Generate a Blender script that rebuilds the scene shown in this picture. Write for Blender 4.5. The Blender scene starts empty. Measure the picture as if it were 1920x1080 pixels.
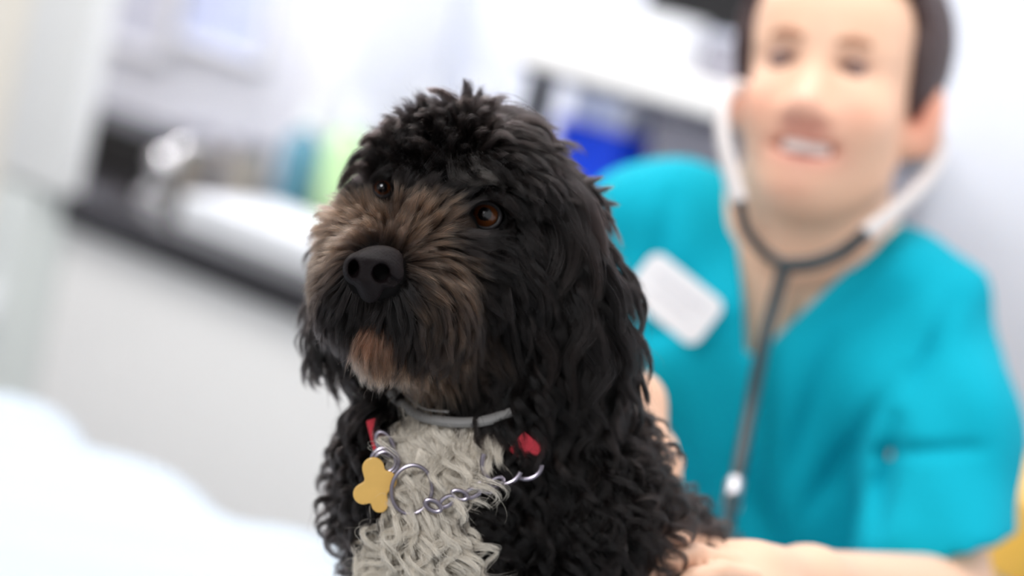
import bpy, bmesh, math, random
import numpy as np
from mathutils import Matrix, Vector, kdtree

random.seed(7); rng = np.random.default_rng(7)
scene = bpy.context.scene
COL = scene.collection

# ------------------------------------------------------------------ camera
LENS = 85.0; FPX = LENS / 36 * 1920
_p = math.radians(8.5); _r = math.radians(13)
CAM = np.array([0, 0, 1.376])
F = np.array([0, math.cos(_p), -math.sin(_p)])
_r0 = np.array([1.0, 0, 0]); _u0 = np.cross(_r0, F)
R = math.cos(_r) * _r0 + math.sin(_r) * _u0
U = -math.sin(_r) * _r0 + math.cos(_r) * _u0
cd = bpy.data.cameras.new('camera'); cam = bpy.data.objects.new('camera', cd); COL.objects.link(cam)
cd.lens = LENS; cd.sensor_width = 36; cd.clip_start = .05; cd.clip_end = 50
cam.matrix_world = Matrix(((R[0], U[0], -F[0], CAM[0]), (R[1], U[1], -F[1], CAM[1]), (R[2], U[2], -F[2], CAM[2]), (0, 0, 0, 1)))
cd.dof.use_dof = True; cd.dof.focus_distance = 1.452; cd.dof.aperture_fstop = 2.2; cd.dof.aperture_blades = 0
scene.camera = cam

# ------------------------------------------------------------------ colour management, world, lights
scene.view_settings.view_transform = 'Standard'; scene.view_settings.look = 'None'
scene.view_settings.exposure = 0.0; scene.view_settings.gamma = 1.0
scene.view_settings.use_curve_mapping = False
scene.cycles.use_denoising = True
scene.cycles.max_bounces = 12; scene.cycles.transmission_bounces = 12; scene.cycles.glossy_bounces = 8; scene.cycles.diffuse_bounces = 5; scene.cycles.transparent_max_bounces = 8
world = bpy.data.worlds.new('world'); scene.world = world; world.use_nodes = True
bg = world.node_tree.nodes['Background']; bg.inputs[0].default_value = (.93, .96, 1, 1); bg.inputs[1].default_value = .48

# room frame: s along the back wall, t out of it into the room
WD = np.array([.777, -.629, 0]); WD /= np.linalg.norm(WD)
ND = np.array([WD[1], -WD[0], 0]); OO = np.array([-.2206, 3.587, 0])
def rm(s, t, z): return OO + WD * s + ND * t + np.array([0, 0, z])

def area(name, loc, target, sx, sy, power, col=(1, 1, 1)):
    d = bpy.data.lights.new(name, 'AREA'); d.shape = 'RECTANGLE'; d.size = sx; d.size_y = sy; d.energy = power; d.color = col
    o = bpy.data.objects.new(name, d); COL.objects.link(o)
    o.location = loc; o.rotation_euler = (Vector(target) - Vector(loc)).to_track_quat('-Z', 'Y').to_euler()
    return o
area('catchlight_lamp', (-.72, .02, 2.10), (-.02, 1.48, 1.18), .34, .34, 17, (.95, .97, 1))  # small lamp added near the camera for the eye catchlights
area('overhead_fill', (0.1, 1.9, 2.55), (0.1, 1.9, 0), 1.2, .6, 16, (1, .99, .97))  # unseen fill added overhead, in front of the dog and table
area('overhead_fill', tuple(rm(.2, 1.1, 2.55)), tuple(rm(.2, .0, 0.9)), 2.6, .6, 26, (1, .99, .98))  # unseen fill added to brighten the counter and back wall
area('overhead_fill', tuple(rm(-.6, .25, 2.5)), tuple(rm(-.5, .2, 0.9)), 1.0, .3, 42, (.97, .97, 1))  # unseen fill added to lift the recess behind the left partition
area('overhead_fill', tuple(rm(.0, 1.6, 2.5)), tuple(rm(.1, .5, .45)), 1.6, .5, 9, (1, .99, .97))  # unseen fill added over the aisle to lift the cabinet fronts
area('side_fill', (2.3, 1.6, 1.7), (0.9, 2.9, 1.2), 1.4, 1.4, 24, (1, .99, .98))  # unseen fill added from the side to brighten the right wall

# ------------------------------------------------------------------ coordinate helpers
def c2w(a):
    a = np.atleast_2d(a); return CAM + a[:, :1] * R - a[:, 1:2] * U + a[:, 2:3] * F
def pc(px, py, D):                       # photo point at distance D -> camera frame (x right, y down, z away)
    return np.array([(px - 960) / FPX * D, (py - 540) / FPX * D, D])
def P(px, py, D): return c2w(pc(px, py, D))[0]
GRAV = np.array([-.2225, .9637, .1478])  # world down, in the camera frame
SPX = 1.5 / FPX                          # one photo pixel at the dog, in metres
def dp(x, y, z): return pc(x, y, 1.5 + z * SPX)

# ------------------------------------------------------------------ materials
def lin(c): 
    c = np.array(c, float) / 255; return tuple(np.where(c <= .04045, c / 12.92, ((c + .055) / 1.055) ** 2.4)) + (1.0,)
def mat(name, rgb, rough=.5, metal=0, noise=0, nscale=20, bump=0, bscale=60, sheen=0, coat=0, spec=.5, sss=0, trans=0, emit=None):
    m = bpy.data.materials.new(name); m.use_nodes = True; nt = m.node_tree; b = nt.nodes['Principled BSDF']
    b.inputs['Base Color'].default_value = lin(rgb); b.inputs['Roughness'].default_value = rough; b.inputs['Metallic'].default_value = metal
    b.inputs['Specular IOR Level'].default_value = spec
    if sheen: b.inputs['Sheen Weight'].default_value = sheen
    if coat: b.inputs['Coat Weight'].default_value = coat; b.inputs['Coat Roughness'].default_value = .03
    if sss: b.inputs['Subsurface Weight'].default_value = sss; b.inputs['Subsurface Radius'].default_value = (.01, .004, .002); b.inputs['Subsurface Scale'].default_value = 1
    if trans: b.inputs['Transmission Weight'].default_value = trans
    if emit: b.inputs['Emission Color'].default_value = lin(rgb); b.inputs['Emission Strength'].default_value = emit
    tc = nt.nodes.new('ShaderNodeTexCoord')
    if noise:
        n = nt.nodes.new('ShaderNodeTexNoise'); n.inputs['Scale'].default_value = nscale; n.inputs['Detail'].default_value = 5
        nt.links.new(tc.outputs['Object'], n.inputs['Vector'])
        mx = nt.nodes.new('ShaderNodeMix'); mx.data_type = 'RGBA'
        c = lin(rgb); mx.inputs[6].default_value = tuple(v * (1 - noise) for v in c[:3]) + (1,); mx.inputs[7].default_value = tuple(min(1, v * (1 + noise)) for v in c[:3]) + (1,)
        nt.links.new(n.outputs['Fac'], mx.inputs[0]); nt.links.new(mx.outputs[2], b.inputs['Base Color'])
    if bump:
        n = nt.nodes.new('ShaderNodeTexNoise'); n.inputs['Scale'].default_value = bscale; n.inputs['Detail'].default_value = 6
        nt.links.new(tc.outputs['Object'], n.inputs['Vector'])
        bp = nt.nodes.new('ShaderNodeBump'); bp.inputs['Strength'].default_value = bump; bp.inputs['Distance'].default_value = .01
        nt.links.new(n.outputs['Fac'], bp.inputs['Height']); nt.links.new(bp.outputs[0], b.inputs['Normal'])
    return m

def vcol_mat(name, rough=.5, sss=0, bump=0, bscale=200, sheen=0):
    m = mat(name, (128, 128, 128), rough, bump=bump, bscale=bscale, sss=sss, sheen=sheen); nt = m.node_tree
    a = nt.nodes.new('ShaderNodeAttribute'); a.attribute_name = 'tint'
    nt.links.new(a.outputs['Color'], nt.nodes['Principled BSDF'].inputs['Base Color']); return m

# ------------------------------------------------------------------ object helpers
def empty(name, loc, label=None, cat=None, group=None):
    o = bpy.data.objects.new(name, None); COL.objects.link(o); o.location = loc; o.empty_display_size = .05
    tag(o, label, cat, group); return o
def tag(o, label=None, cat=None, group=None, kind=None):
    if label: o['label'] = label
    if cat: o['category'] = cat
    if group: o['group'] = group
    if kind: o['kind'] = kind
    return o
def wloc(o):
    v = np.zeros(3)
    while o is not None: v = v + np.array(o.location); o = o.parent
    return v
def mesh(name, verts, faces, m, parent=None, origin=None, smooth=True, tint=None):
    verts = np.asarray(verts, float)
    base = wloc(parent) if parent is not None else np.zeros(3)
    og = np.array(origin) if origin is not None else (base if parent is not None else verts.mean(0))
    me = bpy.data.meshes.new(name)
    me.from_pydata((verts - og).tolist(), [], [tuple(int(i) for i in f) for f in faces])
    if smooth: me.polygons.foreach_set('use_smooth', [True] * len(me.polygons))
    if tint is not None:
        a = me.attributes.new('tint', 'FLOAT_COLOR', 'POINT'); a.data.foreach_set('color', np.asarray(tint, np.float32).ravel())
    me.materials.append(m); me.update()
    o = bpy.data.objects.new(name, me); COL.objects.link(o); o.location = og - base
    if parent is not None: o.parent = parent
    return o

class MB:
    """collects shapes (world coordinates) and links them as one mesh object"""
    def __init__(s): s.v = []; s.f = []
    def add(s, v, f):
        b = len(s.v); s.v += [tuple(x) for x in v]; s.f += [tuple(i + b for i in q) for q in f]; return s
    def box(s, c, size, ax=None, bev=.004, seg=2):
        bm = bmesh.new(); bmesh.ops.create_cube(bm, size=1)
        for v in bm.verts: v.co = Vector((v.co.x * size[0], v.co.y * size[1], v.co.z * size[2]))
        if bev: bmesh.ops.bevel(bm, geom=bm.edges[:], offset=min(bev, min(size) * .45), segments=seg, affect='EDGES', profile=.7)
        ax = np.array(ax) if ax is not None else np.array([WD, ND, (0, 0, 1)])
        v = [np.array(c) + ax[0] * q.co.x + ax[1] * q.co.y + ax[2] * q.co.z for q in bm.verts]
        f = [[q.index for q in p.verts] for p in bm.faces]; bm.free()
        if np.dot(np.cross(ax[0], ax[1]), ax[2]) < 0: f = [p[::-1] for p in f]
        return s.add(v, f)
    def rbox(s, s0, s1, t0, t1, z0, z1, bev=.004):
        return s.box(rm((s0 + s1) / 2, (t0 + t1) / 2, (z0 + z1) / 2), (s1 - s0, t1 - t0, z1 - z0), None, bev)
    def tube(s, pts, rad, n=12, closed=False, flat=1.0):
        pts = np.array(pts, float); N = len(pts); rad = np.interp(np.linspace(0, 1, N), np.linspace(0, 1, np.size(rad)), np.atleast_1d(np.array(rad, float)))
        tn = np.gradient(pts, axis=0) if not closed else np.roll(pts, -1, 0) - np.roll(pts, 1, 0)
        tn /= np.linalg.norm(tn, axis=1)[:, None] + 1e-12
        a = np.array([0, 0, 1.]) if abs(tn[0][2]) < .9 else np.array([1., 0, 0])
        nn = np.cross(tn[0], a); nn /= np.linalg.norm(nn); v = []
        for i in range(N):
            nn = nn - tn[i] * np.dot(nn, tn[i]); nn /= np.linalg.norm(nn); bb = np.cross(tn[i], nn)
            for k in range(n):
                q = 2 * math.pi * k / n; v.append(pts[i] + rad[i] * (math.cos(q) * nn + flat * math.sin(q) * bb))
        f = []
        for i in range(N if closed else N - 1):
            j = (i + 1) % N
            for k in range(n): f.append((i * n + k, i * n + (k + 1) % n, j * n + (k + 1) % n, j * n + k))
        if not closed: f += [tuple(range(n))[::-1], tuple((N - 1) * n + k for k in range(n))]
        return s.add(v, f)
    def lathe(s, base, prof, n=28, ax=(0, 0, 1)):
        ax = np.array(ax, float); ax /= np.linalg.norm(ax)
        a = np.cross(ax, (0, 1, 0) if abs(ax[1]) < .9 else (1, 0, 0)); a /= np.linalg.norm(a); b = np.cross(ax, a); v = []; f = []
        for r, h in prof:
            for k in range(n):
                q = 2 * math.pi * k / n; v.append(np.array(base) + ax * h + r * (math.cos(q) * a + math.sin(q) * b))
        for i in range(len(prof) - 1):
            for k in range(n): f.append((i * n + k, i * n + (k + 1) % n, (i + 1) * n + (k + 1) % n, (i + 1) * n + k))
        f += [tuple(range(n))[::-1], tuple((len(prof) - 1) * n + k for k in range(n))]
        return s.add(v, f)
    def ell(s, c, r, ax=None, nu=32, nv=20):
        ax = np.array(ax) if ax is not None else np.eye(3); v = []; f = []
        for i in range(nv + 1):
            th = math.pi * i / nv
            for k in range(nu):
                q = 2 * math.pi * k / nu; l = (r[0] * math.sin(th) * math.cos(q), r[1] * math.sin(th) * math.sin(q), r[2] * math.cos(th))
                v.append(np.array(c) + ax[0] * l[0] + ax[1] * l[1] + ax[2] * l[2])
        for i in range(nv):
            for k in range(nu): f.append((i * nu + k, (i + 1) * nu + k, (i + 1) * nu + (k + 1) % nu, i * nu + (k + 1) % nu))
        return s.add(v, f)
    def build(s, name, m, parent=None, origin=None, smooth=True, angle=35):
        o = mesh(name, s.v, s.f, m, parent, origin, smooth)
        if smooth:
            bm = bmesh.new(); bm.from_mesh(o.data)
            bmesh.ops.remove_doubles(bm, verts=bm.verts, dist=1e-6); bmesh.ops.recalc_face_normals(bm, faces=bm.faces)
            for e in bm.edges:
                if len(e.link_faces) == 2 and e.calc_face_angle(0) > math.radians(angle): e.smooth = False
            bm.to_mesh(o.data); bm.free()
        return o

def crv(pts, n=40):
    """smooth curve through points (Catmull-Rom)"""
    p = np.array(pts, float); p = np.vstack([2 * p[0] - p[1], p, 2 * p[-1] - p[-2]]); out = []
    m = len(p) - 3; per = max(2, n // m)
    for i in range(m):
        for k in range(per):
            t = k / per; a, b, c, d = p[i:i + 4]
            out.append(.5 * ((2 * b) + (-a + c) * t + (2 * a - 5 * b + 4 * c - d) * t * t + (-a + 3 * b - 3 * c + d) * t ** 3))
    out.append(p[-2]); return np.array(out)

# ------------------------------------------------------------------ smooth solid modelling (signed distance -> surface)
def E(c, r, ax=None, g='b', k=None): return ('e', np.array(c, float), np.array(r, float), None if ax is None else np.array(ax, float), g, k)
def C(a, b, ra, rb, g='b', k=None): return ('c', np.array(a, float), np.array(b, float), (ra, rb), g, k)
def prim(p, q):
    if p[0] == 'e':
        d = q - p[1]
        if p[3] is not None: d = d @ p[3].T
        k0 = np.linalg.norm(d / p[2], axis=-1); k1 = np.linalg.norm(d / p[2] ** 2, axis=-1)
        return np.where(k1 > 1e-9, k0 * (k0 - 1) / np.maximum(k1, 1e-9), -p[2].min())
    a, b, (ra, rb) = p[1], p[2], p[3]; ab = b - a
    t = np.clip(((q - a) @ ab) / (ab @ ab), 0, 1)
    return np.linalg.norm(q - a - t[..., None] * ab, axis=-1) - (ra + (rb - ra) * t)
def smin(a, b, k):
    h = np.maximum(k - np.abs(a - b), 0) / k; return np.minimum(a, b) - h * h * k * .25
def sdf(prims, q, k):
    d = None
    for p in prims:
        v = prim(p, q); d = v if d is None else smin(d, v, p[5] or k)
    return d
def solid(prims, k, h, extra=None, pad=.02):
    lo = np.full(3, 1e9); hi = -lo
    for p in prims:
        if p[0] == 'e': m = p[2].max() if p[3] is not None else p[2]; lo = np.minimum(lo, p[1] - m); hi = np.maximum(hi, p[1] + m)
        else:
            for c, r in ((p[1], p[3][0]), (p[2], p[3][1])): lo = np.minimum(lo, c - r); hi = np.maximum(hi, c + r)
    lo -= pad; hi += pad; n = np.ceil((hi - lo) / h).astype(int) + 1
    xs = [lo[i] + h * np.arange(n[i]) for i in range(3)]
    D = np.full(n, 1.0)
    CH = 24
    for i0 in range(0, n[0], CH):
        g = np.stack(np.meshgrid(xs[0][i0:i0 + CH], xs[1], xs[2], indexing='ij'), -1); sh = g.shape[:3]; q = g.reshape(-1, 3)
        d = sdf(prims, q, k)
        if extra is not None: d = extra(q, d)
        D[i0:i0 + CH] = d.reshape(sh)
    s = D < 0
    cs = np.zeros(n - 1, int); idx = [(a, b, c) for a in (0, 1) for b in (0, 1) for c in (0, 1)]
    sl = lambda A, o: A[o[0]:n[0] - 1 + o[0], o[1]:n[1] - 1 + o[1], o[2]:n[2] - 1 + o[2]]
    for o in idx: cs += sl(s, o)
    act = (cs > 0) & (cs < 8); ci = np.argwhere(act); vid = np.full(n - 1, -1); vid[act] = np.arange(len(ci))
    acc = np.zeros((len(ci), 3)); cnt = np.zeros(len(ci))
    for a in idx:
        for b in idx:
            if sum(abs(np.array(a) - b)) == 1 and a < b:
                da = D[tuple((ci + a).T)]; db = D[tuple((ci + b).T)]; m = (da < 0) != (db < 0)
                t = np.where(m, da / np.where(m, da - db, 1), 0)
                acc += np.where(m[:, None], np.array(a) + t[:, None] * (np.array(b) - np.array(a)), 0); cnt += m
    V = lo + h * (ci + acc / cnt[:, None]); faces = []
    for ax in range(3):
        o = np.zeros(3, int); o[ax] = 1; A = [x for x in range(3) if x != ax]
        lo_s = [slice(1, n[i] - 1) for i in range(3)]; lo_s[ax] = slice(0, n[ax] - 1); hi_s = list(lo_s); hi_s[ax] = slice(1, n[ax])
        a = s[tuple(lo_s)]; b = s[tuple(hi_s)]; e = np.argwhere(a != b); 
        off = np.array([sl_.start for sl_ in lo_s]); e2 = e + off; flip = a[tuple(e.T)]
        u = np.zeros(3, int); v = np.zeros(3, int); u[A[0]] = 1; v[A[1]] = 1
        q = np.stack([vid[tuple((e2).T)], vid[tuple((e2 - u).T)], vid[tuple((e2 - u - v).T)], vid[tuple((e2 - v).T)]], 1)
        if ax == 1: flip = ~flip
        q[~flip] = q[~flip][:, ::-1]; faces.append(q)
    return V, np.vstack(faces)

# ================================================================== ROOM
M_wall = mat('wall_paint', (224, 227, 237), .6, bump=.05, bscale=120)
M_cream = mat('cream_paint', (243, 236, 224), .6, noise=.02)
M_floor = mat('vinyl_floor', (150, 152, 155), .4, noise=.1, nscale=8)
M_ceil = mat('ceiling_paint', (240, 240, 240), .8)
M_gloss_white = mat('white_laminate', (240, 239, 237), .35, noise=.01)
M_offwhite = mat('offwhite_laminate', (250, 247, 244), .45, noise=.015)
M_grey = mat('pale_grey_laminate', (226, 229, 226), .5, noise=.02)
M_black_top = mat('black_worktop', (46, 44, 46), .25, noise=.25, nscale=90)
M_black = mat('black_plastic', (20, 19, 20), .4, noise=.1)
M_dkgrey = mat('dark_grey_plastic', (70, 72, 82), .45)
M_chrome = mat('chrome', (225, 222, 222), .12, metal=1)
M_steel = mat('brushed_steel', (170, 168, 172), .3, metal=1, bump=.05, bscale=300)
M_white = mat('white_plastic', (244, 245, 248), .35)
M_lav = mat('lavender_sheet', (206, 216, 248), .4, noise=.015)
M_cool = mat('cool_grey_sheet', (202, 205, 220), .4, noise=.015)
M_teal = mat('teal_liquid_bottle', (92, 142, 164), .25)
M_green = mat('green_liquid_bottle', (190, 224, 168), .25)
M_blue = mat('blue_plastic', (0, 68, 228), .35)
M_yellow = mat('yellow_plastic', (252, 196, 84), .35)
M_jar = mat('beige_jar', (176, 168, 158), .35, noise=.1, nscale=40)
M_midgrey = mat('mid_grey_surface', (150, 148, 158), .5, noise=.03)

def struct(name, mb, m, smooth=False):
    o = mb.build(name, m, None, smooth=smooth); tag(o, kind='structure'); return o
struct('floor', MB().rbox(-2.5, 3.2, -.1, 3.6, -.1, 0, 0), M_floor)
struct('wall_back', MB().rbox(-2.5, 3.2, -.12, 0, 0, 2.6, 0), M_wall)
struct('wall_left', MB().rbox(-1.6, -.142, .565, .59, 0, 2.6, 0), M_cream)
struct('wall_far_left', MB().rbox(-2.6, -2.5, -.12, 3.6, 0, 2.6, 0), M_wall)
struct('ceiling', MB().rbox(-2.5, 3.2, -.12, 1.9, 2.6, 2.7, 0), M_ceil)

# upright panel at the counter's end
t = empty('tall_cupboard', rm(-.07, .58, 0), 'tall white cupboard front with its lower door greyed for shade at the counter end', 'cupboard')
MB().rbox(-.14, -.002, .570, .585, .0, .89).build('carcass', M_grey, t); MB().rbox(-.14, -.002, .570, .585, .891, 2.2).build('carcass', M_gloss_white, t)  # lower part coloured grey to stand for the shaded recess
MB().rbox(-.138, -.003, .585, .602, .895, 2.19).build('door', M_gloss_white, t)
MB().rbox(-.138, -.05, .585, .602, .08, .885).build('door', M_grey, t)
MB().rbox(-.11, -.085, .602, .622, .70, .745, .006).build('handle', M_white, t)

# base cabinets, each a thing, and one worktop
s_edges = [-.0, .75, .98, 1.2]
for i in range(3):
    a, b = s_edges[i], s_edges[i + 1]
    t = empty('base_cabinet', rm((a + b) / 2, .3, 0), ['off-white base cabinet below the black worktop, next to the tall cupboard', 'off-white base cabinet below the black worktop, hidden in part by the dog', 'off-white base cabinet at the far end of the black worktop behind the person'][i], 'cabinet', 'base cabinets under the worktop')
    MB().rbox(a + .001, b - .001, .004, .56, .10, .858).build('body', M_offwhite, t)
    MB().rbox(a + .002, b - .002, .562, .582, .105, .855, .002).build('door', M_offwhite, t)
    MB().rbox(a + .02, b - .02, .02, .50, .0, .10).build('plinth', M_grey, t)
    h = MB(); c = rm(a + .05, .60, .25); h.tube([c, c + np.array([0, 0, .12])], .005); h.build('handle', M_steel, t)
o = MB().rbox(-.0005, 1.2, .002, .60, .86, .90, .006).rbox(-1.0, -.001, .002, .56, .86, .90, .002).build('worktop', M_black_top, None, rm(.1, .3, .86)); tag(o, 'black laminate worktop running along the back wall', 'worktop')
t = empty('black_case', rm(-.26, .28, .9), 'low black equipment case lying on the worktop behind the tall cupboard', 'case')
MB().rbox(-.46, -.09, .26, .40, .9, .955, .008).build('body', M_black, t); MB().rbox(-.46, -.09, .26, .40, .956, .972, .006).build('lid', M_black, t)
MB().rbox(-.32, -.24, .401, .41, .925, .95, .003).build('latch', M_dkgrey, t)

# tap and jars
t = empty('mixer_tap', rm(.005, .45, .9), 'shiny chrome tap standing on the black worktop', 'tap')
MB().lathe(rm(.005, .45, .9), [(.0, 0), (.024, 0), (.022, .01), (.012, .016), (.012, .045), (0, .046)]).build('base', M_chrome, t)
MB().ell(rm(.010, .45, .950), (.020, .020, .020)).build('lever_knob', M_chrome, t)
p0 = rm(.005, .43, .93); MB().tube(crv([p0, p0 + np.array([0, 0, .035]), p0 + ND * -.04 + [0, 0, .05], p0 + ND * -.1 + [0, 0, .04]]), .008).build('spout', M_chrome, t)
jars = [(-.052, .34, .026, .10, 'beige canister with a steel lid just behind the chrome tap'), (.035, .32, .03, .105, 'wide beige canister with a steel lid, second from the chrome tap'),
        (.075, .20, .025, .095, 'beige canister with a steel lid, farthest from the tap, beside the white dispenser')]
for s_, t_, r_, h_, lb in jars:
    t = empty('canister', rm(s_, t_, .9), lb, 'canister', 'canisters on the worktop')
    MB().lathe(rm(s_, t_, .9), [(0, 0), (r_ * .95, 0), (r_, .004), (r_, h_ * .8), (0, h_ * .8)]).build('body', M_jar, t)
    MB().lathe(rm(s_, t_, .9 + h_ * .8), [(0, 0), (r_ * 1.05, 0), (r_ * 1.05, h_ * .15), (r_ * .3, h_ * .2), (0, h_ * .2)]).build('lid', M_steel, t)

# white tray with raised rim
t = empty('white_tray', rm(.45, .3, .9), 'large white tray with raised rim lying on the black worktop', 'tray')
MB().rbox(.15, .95, .37, .535, .9, .915, .012).build('base', M_white, t)
mb = MB(); mb.rbox(.15, .95, .52, .535, .914, .94, .006); mb.rbox(.15, .95, .37, .385, .914, .94, .006); mb.rbox(.15, .165, .386, .519, .914, .94, .006); mb.rbox(.935, .95, .386, .519, .914, .94, .006)
mb.build('rim', M_white, t)

# framed panels and dispenser on the wall
def wallpanel(a, b, z0, mtl, lb):
    t = empty('wall_panel', rm((a + b) / 2, .01, z0), lb, 'panel', 'framed panels on the back wall')
    MB().rbox(a, b, .001, .012, z0, z0 + .45, .002).build('sheet', mtl, t)
    mb = MB(); mb.rbox(a - .012, a, .001, .018, z0 - .012, z0 + .462, .002); mb.rbox(b, b + .012, .001, .018, z0 - .012, z0 + .462, .002); mb.rbox(a, b, .001, .018, z0 - .012, z0, .002); mb.rbox(a, b, .001, .018, z0 + .45, z0 + .462, .002); mb.build('frame', M_white, t)
wallpanel(-.78, -.53, 1.04, M_cool, 'grey wall panel, the one farther left above the worktop')
wallpanel(-.50, -.31, 1.075, M_lav, 'pale lavender blue wall panel above the canisters')
t = empty('paper_dispenser', rm(-.02, .1, .99), 'tall white paper towel dispenser on the back wall beside the lavender panel', 'dispenser')
MB().rbox(-.008, .075, .0, .20, .985, 1.32, .02).build('body', M_white, t); MB().rbox(.0, .067, .05, .19, .965, .985, .006).build('outlet', M_grey, t)

def bottle(s_, t_, r, h, mtl, lb, captop=M_white, pump=False):
    t = empty('bottle', rm(s_, t_, .9), lb, 'bottle', 'bottles on the worktop')
    MB().lathe(rm(s_, t_, .9), [(0, 0), (r * .92, 0), (r, .005), (r, h * .66), (r * .8, h * .74), (r * .35, h * .8), (r * .35, h * .84), (0, h * .84)]).build('body', mtl, t)
    MB().lathe(rm(s_, t_, .9 + h * .84), [(0, 0), (r * .45, 0), (r * .42, h * .16), (0, h * .16)]).build('cap', captop, t)
bottle(.125, .17, .024, .17, M_white, 'tall slim white bottle closest to the white dispenser')
bottle(.115, .30, .028, .165, M_teal, 'bottle of dark teal liquid with a white cap on the worktop')
bottle(.20, .30, .034, .19, M_green, 'bottle of light green liquid with a white cap, beside the teal one')
bottle(.245, .12, .030, .25, M_white, 'tall white bottle standing behind the green bottle')
bottle(.16, .12, .025, .225, M_white, 'white bottle standing behind the teal bottle')

# shelf right with things under and on it
t = empty('shelf', rm(.8, .17, 1.2), 'long white shelf on a black upright above the worktop', 'shelf')
MB().rbox(.485, .90, .0, .35, 1.205, 1.24, .004).build('board', M_offwhite, t)
MB().rbox(.482, .508, .28, .306, .9, 1.205, .003).build('leg', M_black, t)
mb = MB().rbox(.50, .90, .335, .352, 1.196, 1.206, .002); mb.build('edge_strip', M_dkgrey, t)
t = empty('blue_tub', rm(.56, .22, .9), 'bright blue plastic tub standing under the shelf', 'tub')
MB().rbox(.515, .625, .13, .27, .9, 1.145, .012).build('body', M_blue, t); MB().rbox(.511, .629, .126, .274, 1.128, 1.146, .006).build('rim', M_blue, t)
t = empty('white_box', rm(.56, .2, 1.146), 'small white box on top of the blue tub', 'box')
MB().rbox(.52, .61, .14, .26, 1.147, 1.19, .006).build('body', M_white, t); MB().rbox(.53, .60, .26, .262, 1.155, 1.18, 0).build('front_label', M_lav, t)
t = empty('shade_box', rm(.9, .15, .9), 'wide grey box standing in for shade under the shelf', 'equipment')  # grey box made up to stand for the shaded wall here
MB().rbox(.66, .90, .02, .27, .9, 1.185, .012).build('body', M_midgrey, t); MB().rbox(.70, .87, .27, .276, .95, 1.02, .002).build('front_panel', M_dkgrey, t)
t = empty('monitor', rm(.66, .2, 1.24), 'dark grey monitor on the shelf', 'monitor')
MB().rbox(.50, .80, .10, .135, 1.285, 1.50, .008).build('housing', M_dkgrey, t); MB().rbox(.51, .79, .135, .137, 1.297, 1.49, 0).build('screen', M_black, t)
MB().rbox(.63, .67, .08, .11, 1.245, 1.36, .004).build('stand', M_dkgrey, t); MB().rbox(.56, .72, .05, .15, 1.24, 1.25, .004).build('base', M_dkgrey, t)
t = empty('white_tub', rm(.64, .25, 1.24), 'round white tub standing on the shelf before the monitor', 'tub')
MB().lathe(rm(.64, .25, 1.24), [(0, 0), (.036, 0), (.04, .004), (.042, .05), (0, .05)]).build('body', M_white, t)
MB().lathe(rm(.64, .25, 1.29), [(0, 0), (.044, 0), (.044, .012), (0, .013)]).build('lid', M_white, t)
t = empty('file_box', rm(.78, .2, 1.24), 'grey lilac box on the shelf right beside the white tub', 'box')
MB().rbox(.73, .89, .16, .30, 1.24, 1.29, .006).build('body', M_midgrey, t); MB().rbox(.73, .89, .16, .30, 1.291, 1.299, .004).build('lid', M_cool, t)

# yellow lidded bin, far right
t = empty('waste_bin', rm(1.42, .3, 0), 'white waste bin with yellow lid, right of the person', 'bin')
MB().lathe(rm(1.40, .28, 0), [(0, 0), (.13, 0), (.15, .02), (.165, .84), (0, .84)], 40).build('body', M_white, t)
MB().lathe(rm(1.40, .28, .84), [(0, 0), (.172, 0), (.172, .03), (.165, .085), (.12, .11), (0, .115)], 40).build('lid', M_yellow, t)

# ================================================================== EXAMINATION TABLE
M_sheet = mat('white_cloth', (194, 205, 215), .85, bump=.25, bscale=500, sheen=.2)
t = empty('examination_table', rm(1.2, 1.4, 0), 'examination table under a white cover', 'table')
MB().rbox(.25, 2.3, 1.07, 1.76, .70, .755, .01).build('tabletop', M_steel, t)
for a, b in ((.4, 1.15), (.4, 1.68), (2.15, 1.15), (2.15, 1.68)):
    MB().rbox(a - .02, a + .02, b - .02, b + .02, 0, .70).build('leg', M_steel, t)
# cover: a padded, rumpled sheet over the top
def sheet():
    ns, nt = 150, 60; V = []; Fc = []
    for i in range(ns + 1):
        for j in range(nt + 1):
            s_ = .22 + 2.11 * i / ns; u = j / nt * (.80 + .16) - .08
            tt = 1.03 + min(max(u, 0), .76); e0 = max(0, -u); e1 = max(0, u - .76)
            roll = .020 * (1 - math.exp(-((tt - 1.03) / .03))) * (1 - math.exp(-((1.79 - tt) / .03)))
            z = .764 + roll + .006 * math.sin(s_ * 31 + tt * 9) * math.exp(-((tt - 1.05) / .12) ** 2) + .0035 * math.sin(s_ * 13 - tt * 17) + .002 * math.sin(s_ * 47 + tt * 23)
            z -= e0 + e1
            V.append(rm(s_, tt + .010 * math.sin(s_ * 31) * (1 if u < .1 else 0), z))
    for i in range(ns):
        for j in range(nt): q = i * (nt + 1) + j; Fc.append((q, q + 1, q + nt + 2, q + nt + 1))
    return V, Fc
V, Fc = sheet()
o = mesh('table_cover', V, Fc, M_sheet, None, rm(1.2, 1.4, .76)); tag(o, 'white cloth cover draped over the examination table', 'cloth')
md = o.modifiers.new('s', 'SOLIDIFY'); md.thickness = .004; md.offset = 0

# ================================================================== PERSON
M_skin = vcol_mat('skin', .5, sss=.0, bump=.02, bscale=300)
M_scrub = mat('teal_scrub_cloth', (0, 160, 182), .85, bump=.15, bscale=400, spec=.15)
M_trouser = mat('navy_trousers', (20, 60, 80), .8, bump=.2, bscale=300)
M_hair = mat('dark_brown_hair', (62, 40, 38), .45, noise=.35, nscale=60, bump=.4, bscale=90)
W = lambda x, y, D: pc(x, y, D)
pq = 2.1 / FPX
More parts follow.
